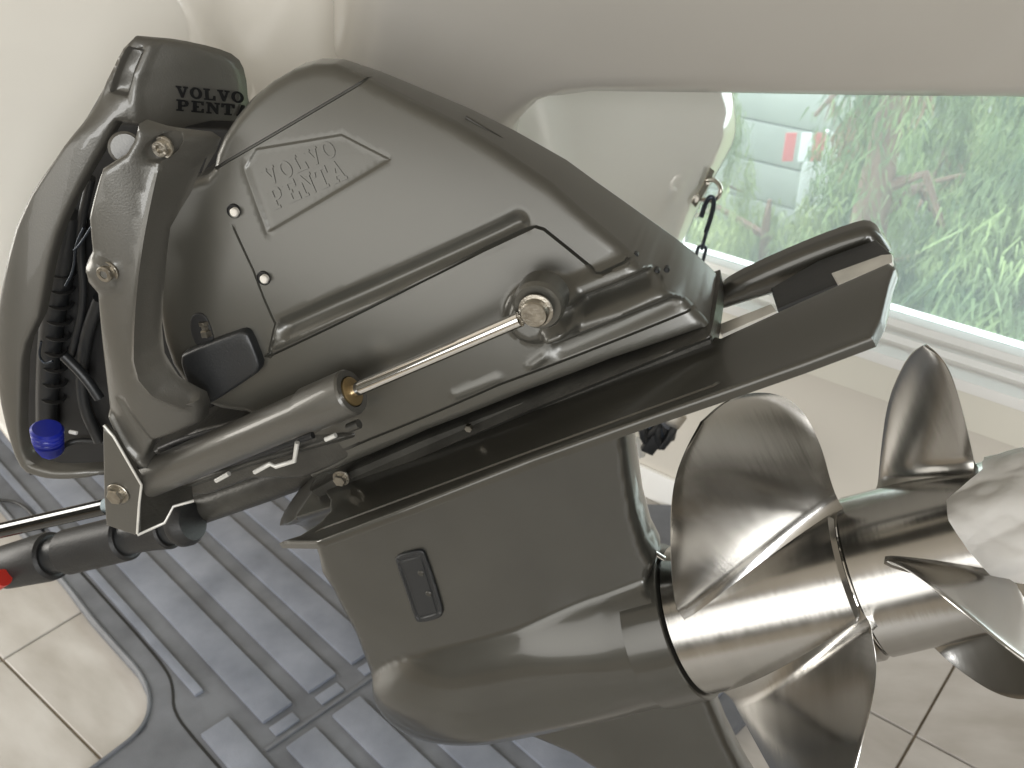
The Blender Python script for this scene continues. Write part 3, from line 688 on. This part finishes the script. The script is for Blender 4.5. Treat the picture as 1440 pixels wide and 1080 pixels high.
# neck behind: dark core under housing, between housing and plate
core = body('gasket_core', PP([(470, 668, .055), (600, 612, .055), (860, 512, .055), (1002, 462, .055), (1008, 500, .06), (860, 560, .06), (700, 620, .06), (500, 700, .06), (455, 712, .06), (430, 690, .055)]), M_dark, DR, const(.056), r=.003, res=.003, feats=[ridge(PP([(480, 690, .06), (660, 612, .06), (740, 577, .06), (1002, 470, .06)]), .005, .006)])
hexbolt('plate_bolt', P(660, 600, .064), .0035, M_bolt, DR, .004, False); hexbolt('plate_bolt', P(480, 672, .066), .006, M_bolt, DR, .006); 
# ---- anti-ventilation plate
up = .289
pl_near = [Pu(x, y, up) for x, y in [(386, 757), (410, 757), (442, 757), (560, 712), (740, 641), (900, 583), (1000, 548), (1120, 505), (1222, 466), (1236, 440), (1250, 396), (1258, 374)]]
pl_in = [Pu(x, y, up) for x, y in [(1250, 368), (1150, 412), (1014, 474)]]
inner = [(-.01, -.02), (-.4, -.02)]
tip = [Pu(x, y, up) for x, y in [(446, 676), (462, 700), (460, 716), (446, 730), (420, 746)]]
plate_out = [p[:3] for p in pl_near] + pl_in + [Pu(1000, 470, up)] + [np.array([-.02, up, .0]), np.array([-.36, up, .0])] + tip
def to_as(p): return (p[0], p[2])
pb = body('cavitation_plate', [to_as(p) for p in plate_out], M_paint, DR, lambda V: .289 - .004 * ss((V[:, 1] - .05) / .07), th=.008, r=.003, res=.004, feats=[groove([to_as(P(450, 745, .117)), to_as(P(740, 627, .113)), to_as(P(1000, 536, .113))], .003, .001)])
pb.data.transform(Matrix(((1, 0, 0, 0), (0, 0, 1, 0), (0, 1, 0, 0), (0, 0, 0, 1)))); pb.data.flip_normals()
# near skirt under the plate edge
# far half of the plate and the channel between them
def flat_u(name, pts, u, m, th=.006, r=.001, res=.02, feats=()):
    o = body(name, [to_as(Pu(x, y, u)) for x, y in pts], m, DR, const(u), th=th, r=r, res=res, feats=feats)
    o.data.transform(Matrix(((1, 0, 0, 0), (0, 0, 1, 0), (0, 1, 0, 0), (0, 0, 0, 1)))); o.data.flip_normals(); return o
flat_u('channel_block', [(1083, 405), (1092, 434), (1170, 402), (1254, 368), (1252, 354), (1232, 336), (1150, 366)], .281, M_black, .012, .002, .01)
flat_u('pale_strip', [(1169, 384), (1178, 400), (1255, 369), (1254, 357), (1240, 358)], .2835, M_bare, .003, .0006)  # pale colour stands in for a bright reflection in the channel
flat_u('channel_rail', [(1005, 458), (1015, 470), (1092, 437), (1084, 427)], .279, M_bare, .004, .001)
far_o = PP([(996, 436, -.04), (1004, 418, -.04), (1030, 398, -.04), (1090, 370, -.04), (1150, 345, -.04), (1200, 327, -.04), (1222, 322, -.04), (1236, 330, -.04), (1252, 352, -.04), (1256, 360, -.04), (1180, 392, -.04), (1085, 418, -.04), (1002, 444, -.04)])
body('far_plate_edge', smooth_poly(far_o, 1), M_paint, DR, lambda V: -.04 - .0 * V[:, 0], th=.02, r=.009, res=.005)
dk = PP([(1085, 410, -.02), (1180, 383, -.02), (1252, 357, -.02), (1240, 345, -.02), (1170, 372, -.02), (1090, 398, -.02)])
# ---- lower gearcase
lead = [(437, 762, .02), (458, 790, .0), (476, 818, .0), (506, 872, .0), (523, 922, .0), (532, 955, .0), (541, 975, .0), (558, 990, .0), (592, 1003, .0), (635, 1009, .0), (687, 1011, .0), (721, 1010, .0), (764, 1026, 0), (807, 1044, 0), (859, 1078, 0), (930, 1130, 0), (1000, 1190, 0), (1080, 1220, 0), (1120, 1200, 0), (1100, 1160, 0), (1070, 1107, 0), (1052, 1078, 0), (1040, 1056, 0), (1023, 1022, 0), (1008, 985, 0), (998, 960, 0)]
go = [p for p in PP(lead)]
ringb = np.array([-.172, -.075, 0]); ringt = np.array([-.172, .072, 0])
aft = PP([(928, 770, 0), (915, 745, 0), (903, 700, 0), (896, 650, 0), (890, 600, 0), (888, 560, 0)])
gpoly = go + [ringb, ringt] + aft + [np.array([aft[-1][0], .285, 0]), np.array([-.42, .285, 0]), np.array([-.475, .268, 0])]
i_open = len(go)                                               # ring segment is flat
RT = .0745
def gear_base(V):
    a, u = V[:, 0], V[:, 1]
    Rn = RT * np.sqrt(np.clip(1 - np.clip((-.40 - a) / .150, 0, 1) ** 2, 0, 1))
    endk = ss((a + .31) / .09); e1 = 2.7 - .7 * endk
    torp = np.clip(1 - np.abs(u * (RT / .0755) / np.maximum(Rn, 1e-4)) ** e1, 0, 1) ** (1 / (e1 - .4 * (1 - endk))) * Rn * (.94 + .06 * endk)
    ch0 = -.50 + .02; x = np.clip((a - (-.54 + .3 * np.clip(u, 0, 1))) / .36, 0, 1)
    strut = .008 + .038 * np.sqrt(np.clip(x, 0, 1)) * (1 - .80 * x ** 2) * 1.35
    strut = strut + .020 * ss((.20 - u) / .20) * ss((a + .52) / .12) * (1 - endk)
    strut = np.where(u > -.03, strut, strut + (0.0075 - strut) * ss((-.03 - u) / .03))
    flare = .05 * ss((u - .225) / .06) ** 2
    k = 60.0
    sm = np.log(np.exp(k * torp) + np.exp(k * strut) + np.exp(k * .007)) / k
    return sm - math.log(3) / k * .3 + flare
gc = body('gearcase', gpoly, M_paint, DR, gear_base, r=.007, res=.0045, step=.004, prof=.97, open_segs=(i_open, len(gpoly) - 3, len(gpoly) - 4), smooth=50,
          feats=[groove([P(740, 1003, .01), P(850, 985, .02), P(960, 962, .02), P(1003, 953, .02)], .0025, .0015)])
# intake plate on its side
def ongear(x, y, lift=0.0):
    s = .04
    for _ in range(16): l = P(x, y, s); s = .5 * s + .5 * (gear_base(np.array([l[:2]]))[0] + lift)
    return P(x, y, s)
ip = [ongear(*q) for q in [(556, 786), (560, 779), (588, 771), (596, 772), (600, 779), (623, 850), (624, 862), (616, 868), (594, 873), (586, 871), (582, 860)]]
ipb = body('intake_cover', smooth_poly(ip, 1), M_black, DR, lambda V: gear_base(V) + .0035, th=.008, r=.0015, res=.004, feats=[groove([ongear(*q) for q in [(562, 786), (594, 778), (617, 858), (590, 866), (562, 786)]], .0025, .001)])
for x, y in [(592, 806), (603, 835)]: disc('intake_screw', ongear(x, y, .0035), .0034, M_screw if 0 else M_dark, ipb, .0012, 20)
# bearing carrier collar (partial ring, proud of the torpedo)
def arc_ring(name, a0, a1, r0, r1, ph0, ph1, m, parent, n=40, taper=None):
    bm = bmesh.new(); L = []
    for i in range(n + 1):
        ph = ph0 + (ph1 - ph0) * i / n; cc, s_ = math.cos(ph), math.sin(ph); aa0 = a0 + (taper(ph) if taper else 0)
        L.append([bm.verts.new((aa, rr * cc, rr * s_)) for aa, rr in ((aa0, r0), (aa0, r1), (a1, r1 - .001), (a1 + .001, r1 - .002), (a1 + .001, r0))])
    for p_, q_ in zip(L, L[1:]):
        for k in range(5): bm.faces.new((p_[k], p_[(k + 1) % 5], q_[(k + 1) % 5], q_[k]))
    bm.faces.new(L[0][::-1]); bm.faces.new(L[-1]); return from_bm(name, bm, m, parent, 35)
col_ = arc_ring('bearing_collar', -.200, -.1680, .05, .0763, math.radians(2), math.radians(168), M_paint, DR, taper=lambda p: .012 * math.cos(p * 1.0) * 0 - .008 * math.sin(p))
arc_ring('joint_gap', -.170, -.1660,   .05, .0655, 0, 2 * math.pi * .999, M_cavity, DR, 60)
tube('lock_pin', [P(921, 778, .01), P(934, 786, .01)], .0026, M_chrome, DR, 10)
tb = PP([(962, 962, .02), (990, 955, .02), (1004, 958, .02), (1006, 974, .02), (974, 982, .02)])
body('lock_tab', tb, M_dark, DR, const(.022), th=.02, r=.002, res=.005)
# ---- propellers
def heli(a0, ph0, pit): return lambda l: l[0] - a0 - (math.atan2(l[2], l[1]) - ph0) * pit / (2 * math.pi)
def hit(x, y, f, near=True):
    r = ray(x, y); prev = None; best = []
    ts = np.linspace(.45, 1.25, 600)
    for t in ts:
        v = f(loc(C + r * t))
        if prev is not None and prev[1] * v < 0 and abs(v) < .1: best.append((prev[0], t))
        prev = (t, v)
    if not best: return None
    c = []
    for lo, hi in best:
        for _ in range(30):
            m_ = (lo + hi) / 2
            if f(loc(C + r * lo)) * f(loc(C + r * m_)) <= 0: hi = m_
            else: lo = m_
        l = loc(C + r * lo); rr = math.hypot(l[1], l[2])
        if .05 < rr < .26: c.append((rr, math.atan2(l[2], l[1]), l))
    return c
def blade_mesh(name, le, te, a0, ph0, pit, RH, th0, skew=0.0):
    """le, te: lists of (radius, angle) from root to tip; surface lies on a helicoid"""
    n, mseg = 40, 20
    le = [tuple(q) for q in smooth_poly(le, 2, False)]; te = [tuple(q) for q in smooth_poly(te, 2, False)]
    def samp(c, t):
        L = len(c) - 1; k = min(int(t * L), L - 1); f = t * L - k; return c[k][0] * (1 - f) + c[k + 1][0] * f, c[k][1] * (1 - f) + c[k + 1][1] * f
    bm = bmesh.new(); g = {}
    for i in range(n + 1):
        t = i / n; r1, p1 = samp(le, t); r2, p2 = samp(te, t)
        for j in range(mseg + 1):
            w = j / mseg; rr = r1 * (1 - w) + r2 * w; ph = p1 * (1 - w) + p2 * w
            ed = math.sin(math.pi * w) ** .5 if 0 < w < 1 else 0; th = th0 * (1 - .75 * t) * ed + .0007
            fil = .006 * max(0, 1 - (rr - RH) / .011) ** 2
            a = a0 + (ph - ph0) * pit / (2 * math.pi) + skew * (rr - RH)
            # normal to the helicoid
            k_ = pit / (2 * math.pi); nv = np.array([rr, k_]); nv /= np.linalg.norm(nv)
            for s_ in (1, -1):
                off = (th / 2 + fil) * s_; aa = a + off * nv[0]; pp = ph - off * nv[1] / rr
                g[i, j, s_] = bm.verts.new((aa, rr * math.cos(pp), rr * math.sin(pp)))
    for i in range(n):
        for j in range(mseg):
            bm.faces.new((g[i, j, 1], g[i + 1, j, 1], g[i + 1, j + 1, 1], g[i, j + 1, 1])); bm.faces.new((g[i, j, -1], g[i, j + 1, -1], g[i + 1, j + 1, -1], g[i + 1, j, -1]))
        for j in (0, mseg): bm.faces.new((g[i, j, 1], g[i, j, -1], g[i + 1, j, -1], g[i + 1, j, 1]))
    for j in range(mseg):
        bm.faces.new((g[n, j, 1], g[n, j, -1], g[n, j + 1, -1], g[n, j + 1, 1])); bm.faces.new((g[0, j, 1], g[0, j + 1, 1], g[0, j + 1, -1], g[0, j, -1]))
    bmesh.ops.recalc_face_normals(bm, faces=bm.faces); me = bpy.data.meshes.new(name); bm.to_mesh(me); bm.free(); return me
def hub(name, a0, a1, R0, R1, parent, lip=True):
    n = 10; prof = [(0, .03), (0, R0 - .003), (.002, R0)]
    prof += [(.002 + (a1 - a0 - .006) * i / n, R0 + (R1 - R0) * i / n) for i in range(1, n + 1)]
    prof += [(a1 - a0 - .002, R1 - .0015), (a1 - a0, R1 - .003), (a1 - a0, R1 - .006), (a1 - a0 - .006, R1 - .0075), (a1 - a0 - .008, .02), (a1 - a0 - .008, 0)]
    return lathe(name, (a0, 0, 0), (a1, 0, 0), prof, M_steel, parent, 96, 25)
D2 = math.radians
RHF = .0705
PR1 = bpy.data.objects.new('front_propeller', None); COL.objects.link(PR1); PR1.parent = DR
h1 = hub('hub', -.1662, -.0012, RHF, .0718, PR1)
dg = lambda l: [(r_, D2(p_)) for r_, p_ in l]
fr_le = dg([(.064, 45.5), (.10, 41.5), (.149, 33.4), (.193, 24.4), (.210, 19.5), (.2175, 14.5), (.2205, 9.3)])
fr_te = dg([(.064, -11), (.090, -11), (.125, -12.9), (.160, -12.5), (.183, -9.5), (.202, -3.9), (.216, 2.4), (.2205, 8.6)])
me_f = blade_mesh('blade', fr_le, fr_te, -.075, D2(18), -1.0, RHF, .009)
PR2 = bpy.data.objects.new('rear_propeller', None); COL.objects.link(PR2); PR2.parent = DR
hub('hub', .0006, .175, .0705, .066, PR2)
re_le = dg([(.060, -49), (.098, -42), (.1375, -33), (.164, -23), (.175, -18), (.181, -13.5)])
re_te = dg([(.060, -14), (.096, -11.6), (.136, -9.5), (.160, -9), (.174, -10.5), (.181, -12.8)])
me_r = blade_mesh('blade', re_le, re_te, .075, D2(-30), .9, .066, .008)
def blades(me, parent, rots):
    for a in rots:
        o = bpy.data.objects.new('blade', me); COL.objects.link(o); o.parent = parent; o.rotation_euler = (a, 0, 0)
        if not me.materials: me.materials.append(M_steel); me.shade_smooth(); me.set_sharp_from_angle(angle=math.radians(40))
blades(me_f, PR1, [0, D2(91), D2(241)])
blades(me_r, PR2, [0, D2(90), D2(197)])
arc_ring('thrust_ring', -.003, .002, .05, .0655, 0, 2 * math.pi * .999, M_chrome, PR2, 80)
# ---- steering/suspension fork
fk = [(176, 184, .115), (230, 182, .085), (300, 184, .05), (322, 187, .035), (316, 206, .04), (300, 236, .05), (268, 236, .085), (246, 250, .105), (234, 270, .115), (226, 300, .12), (214, 338, .12), (216, 400, .12), (218, 470, .12), (222, 505, .12), (240, 540, .118), (276, 566, .11), (281, 580, .108), (279, 598, .108),
      (222, 612, .112), (208, 640, .115), (214, 655, .118), (190, 668, .12), (158, 612, .125), (145, 600, .125), (143, 520, .125), (140, 410, .125), (124, 396, .125), (121, 380, .125), (125, 364, .125), (133, 350, .125), (134, 300, .12), (147, 236, .118), (168, 222, .118), (176, 205, .115)]
fo = PP(fk); fbase0 = quad_fit(fo, 1e-6, True)
rl = PP([(203, 232, .118), (201, 300, .12), (198, 400, .122), (197, 500, .122), (203, 528, .122), (222, 548, .118), (262, 568, .11)])
def side_drop(V):
    d = polydist(V, [p[:2] for p in rl]); # right of the ridge line falls away
    line = [p[:2] for p in rl]; x_at = np.interp(-V[:, 1], [-p[1] for p in line], [p[0] for p in line]); cr = np.clip((V[:, 0] - x_at) / .022, 0, 1)
    inr = (V[:, 1] < line[0][1]) & (V[:, 1] > line[-1][1]); return -.020 * cr * inr * ss((line[0][1] - V[:, 1]) / .03)
bolt_c = P(150, 382, .125); bolt_t = P(228, 207, .09)
ff = [(side_drop, []), ridge(rl, .0035, .0025), ridge([bolt_c, bolt_c + 1e-4], .0145, .006, .7), recess([P(228 + 15 * math.cos(i * .5236), 207 + 17 * math.sin(i * .5236), .092) for i in range(12)], .005, .002),
      ridge(PP([(150, 590, .125), (178, 628, .122), (206, 650, .118)]), .006, .004), ridge(PP([(176, 560, .12), (215, 612, .115)]), .006, -.002)]
fork = body('suspension_fork', fo, M_fork, DR, fbase0, th=.014, r=.004, feats=ff, res=.005, step=.005)
b1 = hexbolt('fork_bolt', P(152, 382, .131), .0062, M_bolt, DR, .006, True, True)
b2_ = hexbolt('fork_bolt', P(229, 207, .0905), .0062, M_bolt, DR, .005, True, True)
# dark round hollow beside top bolt
lathe('pivot_sleeve', P(176, 208, .07), P(176, 208, .14), [(0, 0), (0, .012), (.012, .012), (.0135, .010), (.0135, 0)], M_fork, DR, 32)
# lower bracket plate with bare edges
bk = PP([(145, 600, .13), (158, 612, .13), (200, 682, .13), (198, 705, .13), (196, 748, .13), (190, 752, .13), (150, 738, .13), (147, 700, .13)])
brk = body('ram_bracket', bk, M_fork, DR, const(.131), th=.006, r=.0015, res=.006)
edge_l = [Vector(P(x, y, .1315)) for x, y in [(146, 598), (160, 614), (199, 682), (196, 706), (193, 750)]]
tube('bare_edge', edge_l, .0012, M_bare, brk, 8)
fl1 = [P(193, 752, .130), P(231, 735, .112), P(243, 712, .104), P(272, 704, .09)]
bm = bmesh.new(); lo = [bm.verts.new(p) for p in fl1]; hi = [bm.verts.new(p) for p in [P(199, 690, .130), P(236, 684, .112), P(250, 682, .104), P(270, 684, .09)]]
for i in range(3): bm.faces.new((lo[i], lo[i + 1], hi[i + 1], hi[i]))
bmesh.ops.solidify(bm, geom=bm.faces[:], thickness=.003); from_bm('inner_flange', bm, M_dark, brk, 30)
tube('bare_edge', fl1, .0016, M_bare, brk, 8)
hexbolt('bracket_bolt', P(166, 694, .132), .0078, M_bolt, brk, .007)
# bright casting edges further aft
for l in ([(304, 676, .09), (322, 666, .09)], [(358, 664, .09), (380, 652, .09), (388, 656, .09), (414, 648, .09), (418, 622, .09)], [(458, 618, .09), (472, 612, .09)]):
    tube('bare_edge', [P(*q) for q in l], .0022, M_bare, DR, 8)
# casting under the ram (dark, cluttered)
body('lower_casting', PP([(205, 640, .07), (280, 600, .07), (345, 585, .07), (440, 600, .07), (520, 600, .07), (500, 640, .07), (430, 668, .07), (360, 668, .07), (300, 690, .07), (215, 700, .07)]), M_dark, DR, const(.078), th=.05, r=.006, res=.006, feats=[ridge(PP([(220, 690, .07), (360, 640, .07), (500, 600, .07)]), .006, .005), ridge(PP([(240, 660, .07), (330, 610, .07)]), .005, .006)])
for l in ([(212, 640, .085), (240, 628, .09), (300, 618, .09)], [(225, 632, .09), (262, 616, .095), (330, 600, .09)], [(290, 660, .08), (350, 645, .085), (440, 612, .085)]):
    tube('cable', smooth_poly([Vector(P(*q)) for q in l], 2, False), .003, M_rubber, DR, 8)
tube('locking_pin', [P(490, 602, .10), P(505, 596, .10)], .004, M_dark, DR, 12)
# ---- trim ram
ra, rb, rc_ = Vector(P(150, 699, .112)), Vector(P(496, 552, .112)), Vector(P(752, 440, .112))
ax = (rc_ - ra).normalized(); Lc = (rb - ra).length; s0 = (Vector(P(208, 678, .112)) - ra).length; s1 = (Vector(P(436, 580, .112)) - ra).length
ram = bpy.data.objects.new('trim_ram', None); COL.objects.link(ram); ram.parent = DR
lathe('cylinder', ra, rc_, [(s0, 0), (s0, .0150), (s0 + .003, .0164), (s1 - .004, .0164), (s1 + .002, .0184), (Lc - .002, .0184), (Lc, .0172), (Lc, .0125), (Lc - .004, .0125), (Lc - .004, 0)], M_fork, ram, 48)
lathe('gland_seal', ra, rc_, [(Lc - .003, 0), (Lc - .003, .0115), (Lc + .001, .0115), (Lc + .002, .009), (Lc + .002, 0)], M_brass, ram, 36)
LL = (rc_ - ra).length
lathe('rod', ra, rc_, [(Lc - .01, 0), (Lc - .01, .0054), (LL - .012, .0054), (LL - .012, 0)], M_chrome, ram, 28)
lathe('rod_eye', rc_ - Vector((0, 0, .030)), rc_, [(0, 0), (0, .0185), (.018, .0185), (.021, .0165), (.021, 0)], M_cowl, ram, 40)
hexb = lathe('ram_bolt', rc_ - Vector((0, 0, .0045)), rc_ + Vector((0, 0, 1)), [(0, 0), (0, .0122), (.0015, .0122), (.002, .0098), (.007, .0098), (.0085, .0088), (.0085, 0)], M_bolt, ram, 32)

# ================================================================== BAR AND ROLLERS (lower left)
bar = thing('padded_bar', 'black rubber capped bar crossing below the grey ram bracket', 'bar', Matrix(MD))
e0, e1 = Vector(P(14, 796, -.0)), Vector(P(272, 733, -.0)); ed = (e1 - e0).normalized()
def tt(x, y): return (Vector(P(x, y, 0)) - e0).dot(ed)
t1, t2, t3, t4, t5, t6 = tt(80, 785), tt(97, 780), tt(182, 757), tt(240, 741), tt(252, 737), tt(270, 731)
lathe('end_cap', e0, e1, [(-.010, 0), (-.010, .021), (-.004, .026), (t1 - .012, .0285), (t1 - .003, .0275), (t1, .024), (t1, 0)], M_rubber, bar, 40)
lathe('groove_core', e0, e1, [(t1 - .01, 0), (t1 - .01, .021), (t6 - .01, .019), (t6 - .01, 0)], M_black, bar, 32)
lathe('roller', e0, e1, [(t2, 0), (t2, .024), (t2 + .003, .026), (t3 - .003, .0255), (t3, .0225), (t3, 0)], M_rubber, bar, 40)
lathe('roller', e0, e1, [(t3 + .001, 0), (t3 + .001, .019), (t4 - .03, .0205), (t4 - .003, .0235), (t4, .022), (t4, 0)], M_rubber, bar, 40)
lathe('end_ring', e0, e1, [(t5, 0), (t5, .023), (t5 + .003, .0245), (t6 - .008, .0245), (t6, .020), (t6, 0)], M_rubber, bar, 40)
tube('dark_tube', [P(262, 722, -.03), P(380, 680, -.03), P(500, 634, -.03)], .0175, M_dark, bar, 24)
tube('red_plug', [P(-16, 826, .034), P(5, 812, .034)], .010, M_red, bar, 20)
rod = tag(tube('chrome_rod', [Vector(P(-60, 760, .03)), Vector(P(150, 712, .03))], .0085, mat('black_chrome', (.10, .10, .10), .10, 1.0), None, 28), 'dark polished rod running left above the black rollers', 'rod')
rod.matrix_world = Matrix(MD)
hs = tag(tube('black_hose', smooth_poly([Vector(FL(-60, 700, .03)), Vector(FL(0, 703, .03)), Vector(FL(25, 706, .03)), Vector(FL(45, 722, .025)), Vector(FL(60, 745, .02))], 2, False), .004, M_black, None, 10), 'thin black hose curving on the grey mat at the left', 'hose')

# ================================================================== WRAP on the rear hub
bm = bmesh.new(); NA, NP = 50, 120; g = {}
P0, P1 = D2(-95), D2(78)
for i in range(NA + 1):
    for j in range(NP + 1):
        u_ = j / NP; ph = P0 + (P1 - P0) * u_
        edge0 = float(np.interp(math.degrees(ph), [-95, -30, -5, 12, 30, 50, 70, 78], [.12, .125, .122, .090, .088, .094, .104, .125]))
        a = edge0 + (.215 - edge0) * i / NA; q = Vector((a * 16, math.cos(ph) * 1.5, math.sin(ph) * 1.5))
        cr = abs(noise.noise(q)) + .5 * abs(noise.noise(q * 2.1 + Vector((3, 1, 2))))
        r_ = .0680 + .0075 * cr + .010 * max(0, 1 - i / NA * 5) * max(0, noise.noise(q * .8)) + (.012 * max(0, (u_ - .9) * 10) * (0.4 + noise.noise(q)) if u_ > .9 else 0)
        g[i, j] = bm.verts.new((a, r_ * math.cos(ph), r_ * math.sin(ph)))
for i in range(NA):
    for j in range(NP): bm.faces.new((g[i, j], g[i, j + 1], g[i + 1, j + 1], g[i + 1, j]))
bmesh.ops.solidify(bm, geom=bm.faces[:], thickness=.0006)
wr = from_bm('protective_wrap', bm, M_wrap, None, 60); wr.matrix_world = Matrix(MD)
tag(wr, 'crumpled translucent white wrap around the rear propeller hub end', 'wrap')

# ================================================================== SHACKLE, CHAIN, TIE-DOWN
def HW(x, y, off=0.0):
    r = ray(x, y); t = ((hp0 + hn * off - C) @ hn) / (r @ hn); return Vector(C + t * r)
eye = thing('stern_eye', 'stainless bow shaped eye bolted to the hull corner by the window', 'eye bolt')
e_ = [HW(992, 254, .0), HW(1004, 252, .02), HW(1014, 262, .035), HW(1012, 276, .035), HW(1002, 283, .02), HW(984, 280, .0)]
tube('ring', smooth_poly(e_, 2, False), .0038, M_ss, eye, 12)
strip('backing_plate', [HW(1000, 238, .002), HW(990, 262, .002), HW(974, 288, .002)], .012, .003, M_ss, eye, tuple(hn))
for q in ((994, 255), (978, 280)): lathe('nut', HW(*q, .002), HW(*q, .03), [(0, 0), (0, .006), (.005, .006), (.005, 0)], M_ss, eye, 6)
chn = thing('tie_chain', 'dark steel chain hooked on the hull eye hanging before the window', 'chain')
p_top = HW(1000, 276, .03); c_end = np.array(p_top) + np.array([.0, .02, -.45])
def link_mesh(c, t, rot, L, w, r_):
    pts = []; t = t.normalized(); x = Vector((1, 0, 0)).cross(t).normalized(); y = t.cross(x); sd = x * math.cos(rot) + y * math.sin(rot)
    for i in range(20):
        a = 2 * math.pi * i / 20; pts.append(c + sd * math.cos(a) * w + t * (math.sin(a) * w + (L if math.sin(a) > 0 else -L)))
    return tube('link', pts, r_, M_chain, chn, 8, closed=True)
hk = [p_top + Vector(v) for v in [(-.012, 0, -.035), (-.008, 0, -.012), (-.002, 0, .0), (.006, 0, -.004), (.005, 0, -.03), (-.002, 0, -.062)]]
tube('hook', smooth_poly(hk, 2, False), .0042, M_chain, chn, 10)
dvec = Vector((-.035, .02, -.30)); dn = dvec.normalized(); cpos = p_top + Vector((-.003, 0, -.075))
for i in range(11): link_mesh(cpos + dn * (.027 * i), dn, (i % 2) * 1.45 + .3, .009, .0068, .0030)
# bundle that the chain ends in (seen under the plate, against the wall)
td = thing('ratchet_strap', 'dark ratchet and bunched grey strap hanging by the wall below the plate', 'strap')
def BW(x, y, d=1.75): r = ray(x, y); return Vector(C + r * d / math.hypot(r[0], r[1]))
body_pts = [(893, 560), (956, 560), (957, 592), (944, 606), (938, 622), (924, 624), (914, 606), (902, 612), (894, 596)]
rr_ = [BW(*q) for q in body_pts]
lathe('drum', BW(904, 600, 1.62), BW(948, 592, 1.62), [(0, 0), (0, .022), (.006, .028), (.03, .025), (.034, .032), (.042, .032), (.044, 0)], M_chain, td, 24)
box('handle', (-.014, -.008, -.045), (.014, .008, .04), M_black, td, .003, frame=Matrix.Translation(BW(926, 612, 1.6)) @ Matrix.Rotation(.5, 4, 'Y'))
for i in range(9):
    a = BW(893 + i * 7, 574 + (i % 3) * 8, 1.6); pts = [a, a + Vector((.008 * math.sin(i * 2), -.01, -.025)), a + Vector((.024 * math.sin(i * 1.3), .0, -.05 - .008 * (i % 3)))]
    tube('strap_fold', smooth_poly(pts, 2, False), .008, (M_matb, M_rubber, M_black)[i % 3], td, 8)
box('buckle', (-.016, -.006, -.016), (.016, .006, .016), M_ss, td, .003, frame=Matrix.Translation(BW(950, 590, 1.58)) @ Matrix.Rotation(.5, 4, 'Y'))
tube('strap_tail', [BW(895, 610, 1.76), BW(900, 640, 1.76)], .013, M_bare, td, 12)
